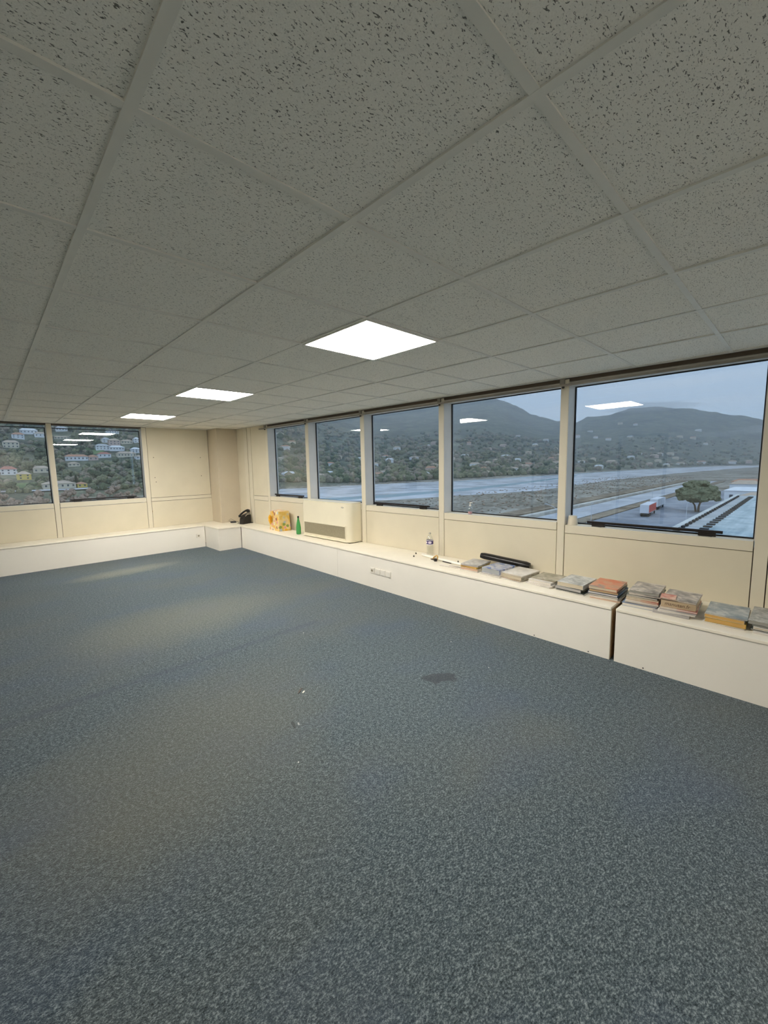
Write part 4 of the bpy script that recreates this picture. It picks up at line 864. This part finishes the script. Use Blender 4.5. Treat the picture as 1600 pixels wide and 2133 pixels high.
b = MB(); b.tube([(0, 0, 0), (0, 0, 5.4)], [.10, .07], 8); b.build('pole', M['galv'], t); b = MB(); b.tube([(0, 0, 5.4), (0, .5, 6.3), (0, 1.8, 7.1), (0, 3.2, 7.5)], .06, 8); a_ = b.build('arm', M['galv'], t); b = MB(); b.box(-.14, .14, 3.1, 3.8, 7.42, 7.58); b.build('lamp_head', M['galv'], a_, bevel=.04)
for k, (x, y) in enumerate(((128, 44), (196, 44), (146, 24))):
    t = empty('lamp_post', (x, y, -17)); tag(t, ['slender lamp post at the yard edge short of the trailers', 'slender lamp post past the parked trailers', 'slender lamp post beside the red-sided trailer'][k], 'lamp post', 'lamp posts in the yard')
    b = MB(); b.tube([(0, 0, 0), (0, 0, 6)], [.09, .05], 6); b.build('pole', M['galv'], t); b = MB(); b.box(-.1, .1, -.5, .1, 5.95, 6.1); b.build('lamp_head', M['galv'], t)

# --- umbrella pine
def leafmat(name, c1, c2, sc=1.5):
    m = Mat(name); f = m.noise(m.pos(), sc, 4, .7); return m.bsdf(m.ramp(f, [(.35, c1), (.65, c2)]), .9, f, .6, .3, spec=.1)
M['pine'] = leafmat('pine_needles', (.08, .088, .05), (.21, .215, .13)); M['bark'] = simple('bark', (.13, .09, .06), .9, .2, 2)
def blob_mesh(b, c, r, sq=(1, 1, 1), sub=2, amp=.25, fr=1.6, seed=0, mi=0):
    bm = bmesh.new(); bmesh.ops.create_icosphere(bm, subdivisions=sub, radius=1)
    vs_ = []
    for v_ in bm.verts:
        k = 1+amp*noise.noise(v_.co*fr+Vector((seed, seed*1.7, seed*.3))); vs_.append((c[0]+v_.co.x*r*sq[0]*k, c[1]+v_.co.y*r*sq[1]*k, c[2]+v_.co.z*r*sq[2]*k))
    b.add(vs_, [tuple(q.index for q in f_.verts) for f_ in bm.faces], mi); bm.free()
t = empty('umbrella_pine', (176, 26.0, -17)); tag(t, 'broad umbrella pine with a domed crown beside the flat roof', 'tree')
b = MB(); rp_ = random.Random(4)
for k in range(46):
    a = rp_.uniform(0, 6.283); rr = math.sqrt(rp_.random())*5.4; zz = 4.6+6.6*math.sqrt(max(0, 1-(rr/6.3)**2))-rp_.uniform(.6, 2.6)
    blob_mesh(b, (rr*math.cos(a), rr*math.sin(a), zz), rp_.uniform(1.0, 1.6), (1, 1, .75), 2, .5, 2.2, k)
for k in range(14):
    a = 6.283*k/14; blob_mesh(b, (5.2*math.cos(a), 5.2*math.sin(a), 5.3+.5*math.sin(k*2.1)), 1.25, (1, 1, .7), 2, .5, 2.2, 60+k)
blob_mesh(b, (0, 0, 6.6), 4.8, (1.12, 1.12, .62), 3, .3, 2.5, 99)
b.build('crown', M['pine'], t)
b = MB(); b.tube([(0, -.3, 0), (.1, -.4, 2.2), (.3, -1.2, 5.5)], [.38, .30, .18], 8); b.build('trunk', M['bark'], t); b = MB(); b.tube([(0, .35, 0), (-.1, .7, 2.4), (-.2, 2.4, 5.2)], [.34, .26, .14], 8); b.build('trunk', M['bark'], t)

# --- hillside houses
WALLS = {'white': simple('house_white', (.68, .68, .68), .8, .05, .3), 'cream': simple('house_cream', (.62, .55, .42), .8, .05, .3), 'yellow': simple('house_yellow', (.66, .50, .12), .8, .05, .3), 'pink': simple('house_pink', (.55, .42, .36), .8, .05, .3)}
ROOFS = {'orange': simple('tiles_orange', (.44, .23, .14), .8, .15, .8), 'red': simple('tiles_red', (.40, .15, .11), .8, .15, .8), 'tan': simple('tiles_tan', (.46, .36, .27), .8, .12, .8), 'grey': simple('roof_grey', (.42, .42, .42), .8, .1, .8), 'pale': simple('roof_pale', (.66, .66, .66), .7, .06, .5)}
M['hpane'] = simple('house_window', (.06, .07, .08), .3)
HX = []
def house(label, x, y, w_, h, wall, roof, dep=8, rz=0, group=None, flatroof=False, name='house', zoff=0):
    z = gnoise(x, y+dep/2)-.3+zoff; t = empty(name, (x, y, z), rz); tag(t, label, 'house' if name == 'house' else name.replace('_', ' '), group); HX.append((x, y, w_))
    ww = w_/2; base = -4
    rh = 0 if flatroof else min(h*.38, 2.2); hw = h-rh
    b = MB(); b.box(-ww, ww, 0, dep, base, hw); b.build('walls', WALLS[wall], t)
    b = MB(); ov = .5
    if flatroof: b.box(-ww-.2, ww+.2, -.2, dep+.2, hw+.01, hw+.3)
    else:
        c = [(-ww-ov, -ov, hw+.02), (ww+ov, -ov, hw+.02), (ww+ov, dep+ov, hw+.02), (-ww-ov, dep+ov, hw+.02), (-ww+min(ww, dep*.35), dep/2, hw+rh), (ww-min(ww, dep*.35), dep/2, hw+rh)]
        b.add(c, [(0, 1, 5, 4), (1, 2, 5), (2, 3, 4, 5), (3, 0, 4), (3, 2, 1, 0)])
    b.build('roof', ROOFS[roof], t)
    nfl = 2 if hw > 3.4 else 1; n_ = max(2, int(w_/2.6))
    for f_ in range(nfl):
        for k in range(n_):
            xx = -ww+(k+.5)*w_/n_; zz = (f_+.30)*hw/nfl
            b = MB(); b.box(xx-.5, xx+.5, -.06, .04, zz, zz+min(1.25, hw/nfl*.5)); b.build('window', M['hpane'], t)
    return t
GH = 'houses on the hillside'
for args in [
 ('cream hipped-roof house among trees high left of the mullion', 21, 531, 12, 7.4, 'cream', 'tan'), ('white house with an orange roof at the top of the slope', 29, 574, 10, 6, 'white', 'orange'), ('long pale house on the upper slope', 39, 593, 15, 5.4, 'white', 'pale'), ('white house against the mullion at the top of the slope', 48, 584, 10, 5.2, 'white', 'tan'),
 ('white house with a red roof low on the slope', 13, 404, 9.5, 6, 'white', 'red'), ('bright yellow house in the meadows', 20, 381, 7.6, 5.8, 'yellow', 'tan'), ('white and yellow house behind the yellow one', 32, 409, 10, 5.2, 'cream', 'tan'),
 ('long building with a brown roof below the upper road', 66, 582, 14, 3.6, 'cream', 'tan'), ('narrow pale house left of the pink two-storey one', 99, 536, 7.4, 5.8, 'white', 'grey'), ('pink two-storey house on the right of the slope', 103, 517, 10, 6.8, 'pink', 'tan'), ('tan-roofed house beside the pink one', 117, 529, 11, 4.6, 'cream', 'tan'), ('white tower-like house at the right window edge', 128, 532, 6, 6.2, 'white', 'pale'),
 ('white modern house in the middle of the slope', 88, 495, 11.6, 5.8, 'white', 'grey'), ('white terraced house beside the modern one', 100, 494, 13, 4.8, 'white', 'pale'), ('white villa at the right edge above the cream row', 114, 480, 8.4, 5.6, 'white', 'pale'),
 ('long white house with orange roof in mid slope', 61, 456, 17, 5.2, 'white', 'orange'), ('small orange-roofed annexe of the long house', 73, 456, 7.6, 5, 'pink', 'orange'), ('white house with a red roof right of the long house', 84, 467, 10.2, 4.8, 'white', 'red'), ('cream row house with yellow end', 102, 465, 15.6, 5, 'cream', 'tan'), ('small pale house below the cream row', 109, 450, 5.6, 4, 'white', 'tan'),
 ('small tan-roofed cottage half hidden by trees', 55, 430, 8, 3.4, 'cream', 'tan'), ('pale long house at the top right of the slope', 118, 597, 13, 3.8, 'white', 'pale'), ('white house at the very top near the window head', 70, 612, 11, 5, 'white', 'grey'), ('cream house at the left edge top of slope', 3, 560, 12, 5, 'cream', 'orange'), ('white cottage above the red-roofed house', -2, 470, 9, 5, 'white', 'tan')]:
    house(*args, group=GH)
house('big low barn with a tan roof in front of the hillside', 35, 341, 17, 4.6, 'cream', 'tan', dep=14, name='barn'); house('orange shed beside the big barn', 47, 341, 5.5, 3.6, 'yellow', 'orange', dep=8, name='shed')
def patch(name, label, x, y, rx, ry, mat):
    b = MB(); n = 18; vs_ = []; fs = []
    for i in range(7):
        for k in range(n):
            a = 2*math.pi*k/n; px, py = x+rx*i/6*math.cos(a), y+ry*i/6*math.sin(a); vs_.append((px, py, gnoise(px, py)+.5))
    for i in range(6): fs += [(i*n+k, i*n+(k+1) % n, (i+1)*n+(k+1) % n, (i+1)*n+k) for k in range(n)]
    b.add(vs_, fs); return struct(b.build(name, mat), label)
patch('meadow', 'green meadow high on the slope', 118, 573, 9, 10, M['meadow']); patch('meadow', 'green meadow in front of the yellow house', 16, 358, 20, 9, M['meadow']); patch('meadow', 'green clearing above the long white house', 80, 497, 9, 14, M['meadow'])
b = MB(); L_ = [(-60, 338), (0, 338), (40, 332), (90, 330), (140, 322)]
pts = rib(L_, 5); n_ = len(L_); vs_ = [(x, y, gnoise(x, y)+.7) for x, y in pts]; b.add(vs_, [(i, i+1, 2*n_-2-i, 2*n_-1-i) for i in range(n_-1)]); struct(b.build('lane', M['road']), 'pale lane along the foot of the hillside')

# --- distant houses of the villages across the river
rv = random.Random(21); WD = list(WALLS.keys()); 
spots = [(504, 333), (475, 299), (529, 286), (584, 298), (515, 298), (308, 325), (327, 438), (234, 330), (212, 350), (223, 345), (902, 276), (781, 259), (1200, 302), (1244, 268), (1227, 231)]
for (az0, az1, r_lo, r_hi, cnt) in ((28, 45, 390, 800, 26), (45, 60, 450, 1000, 24), (60, 68, 640, 1500, 18), (68, 86, 900, 2100, 40)):
    for k in range(cnt):
        a = R(rv.uniform(az0, az1)); r_ = r_lo+(r_hi-r_lo)*rv.random()**1.5; r0_ = lerp_tab(R0T, math.degrees(a)); r_ = max(r_, r0_*1.04+10); spots.append((r_*math.sin(a), r_*math.cos(a)))
VH = []
for (x, y) in spots:
    if any(math.hypot(x-a, y-c) < 26+math.hypot(x, y)/90 for a, c in VH): continue
    VH.append((x, y)); r_ = math.hypot(x, y); w_ = rv.uniform(7, 12)*(1+r_/2500); h = rv.uniform(4, 6)*(1+r_/3000); z = gnoise(x, y)
    if z < -16.9: continue
    t = empty('village_house', (x, y, z-.3), math.atan2(-x, y)+rv.uniform(-.5, .5)); wc_ = rv.choice(['white', 'white', 'cream', 'pink']); rc_ = rv.choice(['orange', 'tan', 'pale', 'tan']); tag(t, 'small far %s house with %s roof in the %s' % (wc_, {'orange': 'an orange', 'tan': 'a tan', 'pale': 'a pale'}[rc_], 'riverside villages' if z < 5 else 'mountain hamlets'), 'house', 'far %s houses with %s roofs, %s' % (wc_, rc_, 'by the river' if z < 5 else 'on the mountain'))
    b = MB(); b.box(-w_/2, w_/2, -4, 4, -4, h*.7); b.build('walls', WALLS[wc_], t)
    b = MB(); hw = h*.7; b.add([(-w_/2-.4, -4.4, hw), (w_/2+.4, -4.4, hw), (w_/2+.4, 4.4, hw), (-w_/2-.4, 4.4, hw), (-w_/2+2.5, 0, h), (w_/2-2.5, 0, h)], [(0, 1, 5, 4), (1, 2, 5), (2, 3, 4, 5), (3, 0, 4), (3, 2, 1, 0)]); b.build('roof', ROOFS[rc_], t)
# buildings past the roof, right edge
for k, (x, y, w_, h, wl, rf) in enumerate(((205, 12, 10, 6, 'cream', 'tan'), (240, 18, 14, 6, 'white', 'pale'), (285, 22, 12, 7, 'white', 'tan'), (330, 24, 16, 6, 'pink', 'orange'), (262, 9, 12, 6, 'white', 'grey'))):
    t = empty('roadside_building', (x, y, -17), R(90)); tag(t, ['cream building just past the parked cars', 'long pale-roofed building by the yard', 'white tan-roofed building farther along the road', 'orange-roofed building at the far end of the road', 'grey-roofed white building behind the cream one'][k], 'building', 'buildings along the road')
    b = MB(); b.box(-w_/2, w_/2, 0, 9, 0, h*.75); b.build('walls', WALLS[wl], t); b = MB(); hw = h*.75; b.add([(-w_/2-.4, -.4, hw), (w_/2+.4, -.4, hw), (w_/2+.4, 9.4, hw), (-w_/2-.4, 9.4, hw), (-w_/2+3, 4.5, h), (w_/2-3, 4.5, h)], [(0, 1, 5, 4), (1, 2, 5), (2, 3, 4, 5), (3, 0, 4), (3, 2, 1, 0)]); b.build('roof', ROOFS[rf], t)
    for q in range(3):
        xx = -w_/3+q*w_/3; b = MB(); b.box(xx-.6, xx+.6, 9.0, 9.05, 1.4, 2.8); b.build('window', M['hpane'], t)

# --- trees
LEAF = [leafmat('leaf_dark', (0.046, 0.060, 0.035), (0.139, 0.154, 0.081), .8), leafmat('leaf_olive', (0.093, 0.101, 0.056), (0.264, 0.252, 0.144), .8), leafmat('leaf_grey', (0.139, 0.119, 0.085), (0.326, 0.273, 0.200), .8), leafmat('leaf_brown', (0.202, 0.140, 0.100), (0.419, 0.308, 0.231), 1.2), leafmat('leaf_cypress', (0.019, 0.025, 0.015), (0.046, 0.056, 0.027), 1)]
def tree_mesh(kind, seed):
    b = MB(); q = random.Random(seed)
    if kind == 4:
        blob_mesh(b, (0, 0, .5), .5, (.26, .26, 1), 2, .3, 3, seed)
    else:
        for k in range(6): a = q.uniform(0, 6.28); blob_mesh(b, (.24*math.cos(a), .24*math.sin(a), q.uniform(.42, .74)), q.uniform(.2, .3), (1, 1, .9), 2 if kind < 3 else 1, .55, 2.4, seed+k)
    b.tube([(0, 0, -.25), (0, 0, .5)], [.035, .02], 5, 1)
    return b.mesh('tree', [LEAF[kind], M['bark']])
TM = [[tree_mesh(k, 10*k+s_) for s_ in range(3)] for k in range(5)]
KIND = ['dark evergreen tree on the wooded slope', 'olive-green round tree on the slope between the houses', 'grey-green bare tree on the slope', 'brownish bare tree in the thicket below the lane', 'tall slim dark cypress on the slope']
GRP = ['dark trees on the slope', 'olive trees on the slope', 'grey trees on the slope', 'bare trees of the thicket', 'cypresses on the slope']
rt2 = random.Random(33); placed = 0; tries = 0
def free_spot(x, y, h):
    for (hx, hy, hw_) in HX:
        if abs(x-hx*y/hy) < hw_/2+h*.35 and -h*5.5-6 < y-hy < 12: return False
    return True
TP = []
while placed < 230 and tries < 9000:
    tries += 1
    a = R(rt2.uniform(-1.5, 15.5)); r_ = 345+300*rt2.random()**1.15; x, y = r_*math.sin(a), r_*math.cos(a); h = rt2.uniform(4.5, 9)
    kd = rt2.choices([0, 1, 2, 4], [4, 5, 2, .5])[0]; h = h*1.1 if kd == 4 else h
    if not free_spot(x, y, h) or any(math.hypot(x-a, y-c) < (h+q_)*.56 for a, c, q_ in TP): continue
    TP.append((x, y, h))
    o = link('tree', rt2.choice(TM[kd]), None, (x, y, gnoise(x, y)-.2), rt2.uniform(0, 6)); o.scale = (h*rt2.uniform(.8, 1.1), h*rt2.uniform(.8, 1.1), h); tag(o, KIND[kd], 'tree', GRP[kd]); placed += 1
for k in range(70):
    a = R(-1+16.5*(k+rt2.random())/70); r_ = rt2.uniform(262, 318); x, y = r_*math.sin(a), r_*math.cos(a); h = rt2.uniform(3.5, 6.0)
    if any(math.hypot(x-a_, y-c_) < (h+q_)*.62 for a_, c_, q_ in TP): continue
    TP.append((x, y, h))
    o = link('thicket_tree', rt2.choice(TM[3]), None, (x, y, gnoise(x, y)-.2), rt2.uniform(0, 6)); o.scale = (h*1.1, h*1.1, h); tag(o, KIND[3], 'tree', GRP[3])
# the rest of the woods: nobody could count it
b = MB(); ico = bmesh.new(); bmesh.ops.create_icosphere(ico, subdivisions=1, radius=1); IV = [v_.co.copy() for v_ in ico.verts]; IF = [tuple(q.index for q in f_.verts) for f_ in ico.faces]; ico.free()
def canopy(x, y, r_, k):
    z = gnoise(x, y); b.add([(x+v_.x*r_*(1+.4*noise.noise(v_*2+Vector((k, 0, 0)))), y+v_.y*r_*(1+.4*noise.noise(v_*2+Vector((0, k, 0)))), z+r_*.5+v_.z*r_*.9*(1+.4*noise.noise(v_*2+Vector((0, 0, k))))) for v_ in IV], IF, k % 3)
for k in range(1500):
    a = R(rt2.uniform(-2, 16)); rr = rt2.uniform(330, 720); x, y = rr*math.sin(a), rr*math.cos(a); r_ = rt2.uniform(1.6, 3.2)
    if free_spot(x, y, r_*1.6): canopy(x, y, r_, k)
for k in range(2600):
    a = R(rt2.uniform(26, 68)); r0_ = lerp_tab(R0T, math.degrees(a)); rr = r0_*1.02+10+900*rt2.random()**1.6; x, y = rr*math.sin(a), rr*math.cos(a); canopy(x, y, rt2.uniform(2, 4.2)*(1+rr/2500), k)
for k in range(500):
    a = R(rt2.uniform(66, 88)); r0_ = lerp_tab(R0T, math.degrees(a)); rr = r0_*1.02+10+700*rt2.random()**1.5; x, y = rr*math.sin(a), rr*math.cos(a); canopy(x, y, rt2.uniform(3, 6), k)
o = b.build('woodland', LEAF[:3], terrain); tag(o, 'dense mixed woodland covering the slopes and river banks', kind='stuff')
# low scrub on the plain
b = MB()
for k in range(900):
    x = rt2.uniform(90, 520); y = rt2.uniform(78, 135+x*.03); r_ = rt2.uniform(.2, .55); b.add([(x+v_.x*r_*1.3, y+v_.y*r_*1.3, -16.95+r_*.3+v_.z*r_*.7) for v_ in IV], IF, 3 if k % 3 else 2)
o = b.build('scrub', LEAF[:4], terrain); tag(o, 'low brown scrub dotting the gravel plain', kind='stuff')

# --- haze over the valley and cloud wisps at the mountain
m = Mat('valley_haze'); vs2 = m.n('ShaderNodeVolumeScatter', {'Color': (.86, .93, 1, 1), 'Density': HAZE, 'Anisotropy': 0.0}); m.link(vs2.outputs[0], m.o.inputs[1]); M['haze'] = m.m
b = MB(); n = 24; ring = [(r_*math.sin(R(a)), r_*math.cos(R(a))) for r_, seq in ((4200, [-72+i*9.3 for i in range(25)]), (240, [-72+i*9.3 for i in range(24, -1, -1)])) for a in seq]
b.prism(ring, -40, 900); o = b.build('valley_haze', M['haze']); tag(o, 'thin bluish haze filling the valley', 'haze', kind='stuff')
m = Mat('cloud_vapour'); vs2 = m.n('ShaderNodeVolumeScatter', {'Color': (.97, .98, 1, 1), 'Density': .006, 'Anisotropy': 0.2}); m.link(vs2.outputs[0], m.o.inputs[1]); M['cloud'] = m.m
for k, (az_, el_, r_, w_, h, lab) in enumerate(((76.6, 5.95, 2450, 190, 26, 'low cloud capping the broad mountain top'), (82.9, 2.55, 1850, 60, 11, 'small cloud wisp lying on the mountain flank'), (86.4, 2.85, 2100, 95, 16, 'longer cloud wisp on the mountain flank near the window edge'))):
    x, y = r_*math.sin(R(az_)), r_*math.cos(R(az_)); t = empty('cloud', (x, y, 1.5+r_*math.tan(R(el_))), math.atan2(-x, y)); tag(t, lab, 'cloud', 'clouds at the mountain')
    b = MB(); q = random.Random(k)
    for j in range(1): blob_mesh(b, (0, 0, 0), w_, (1, .3, h/w_), 3, .6, 2.5, k*5)
    b.build('vapour', M['cloud'], t, smooth=True)
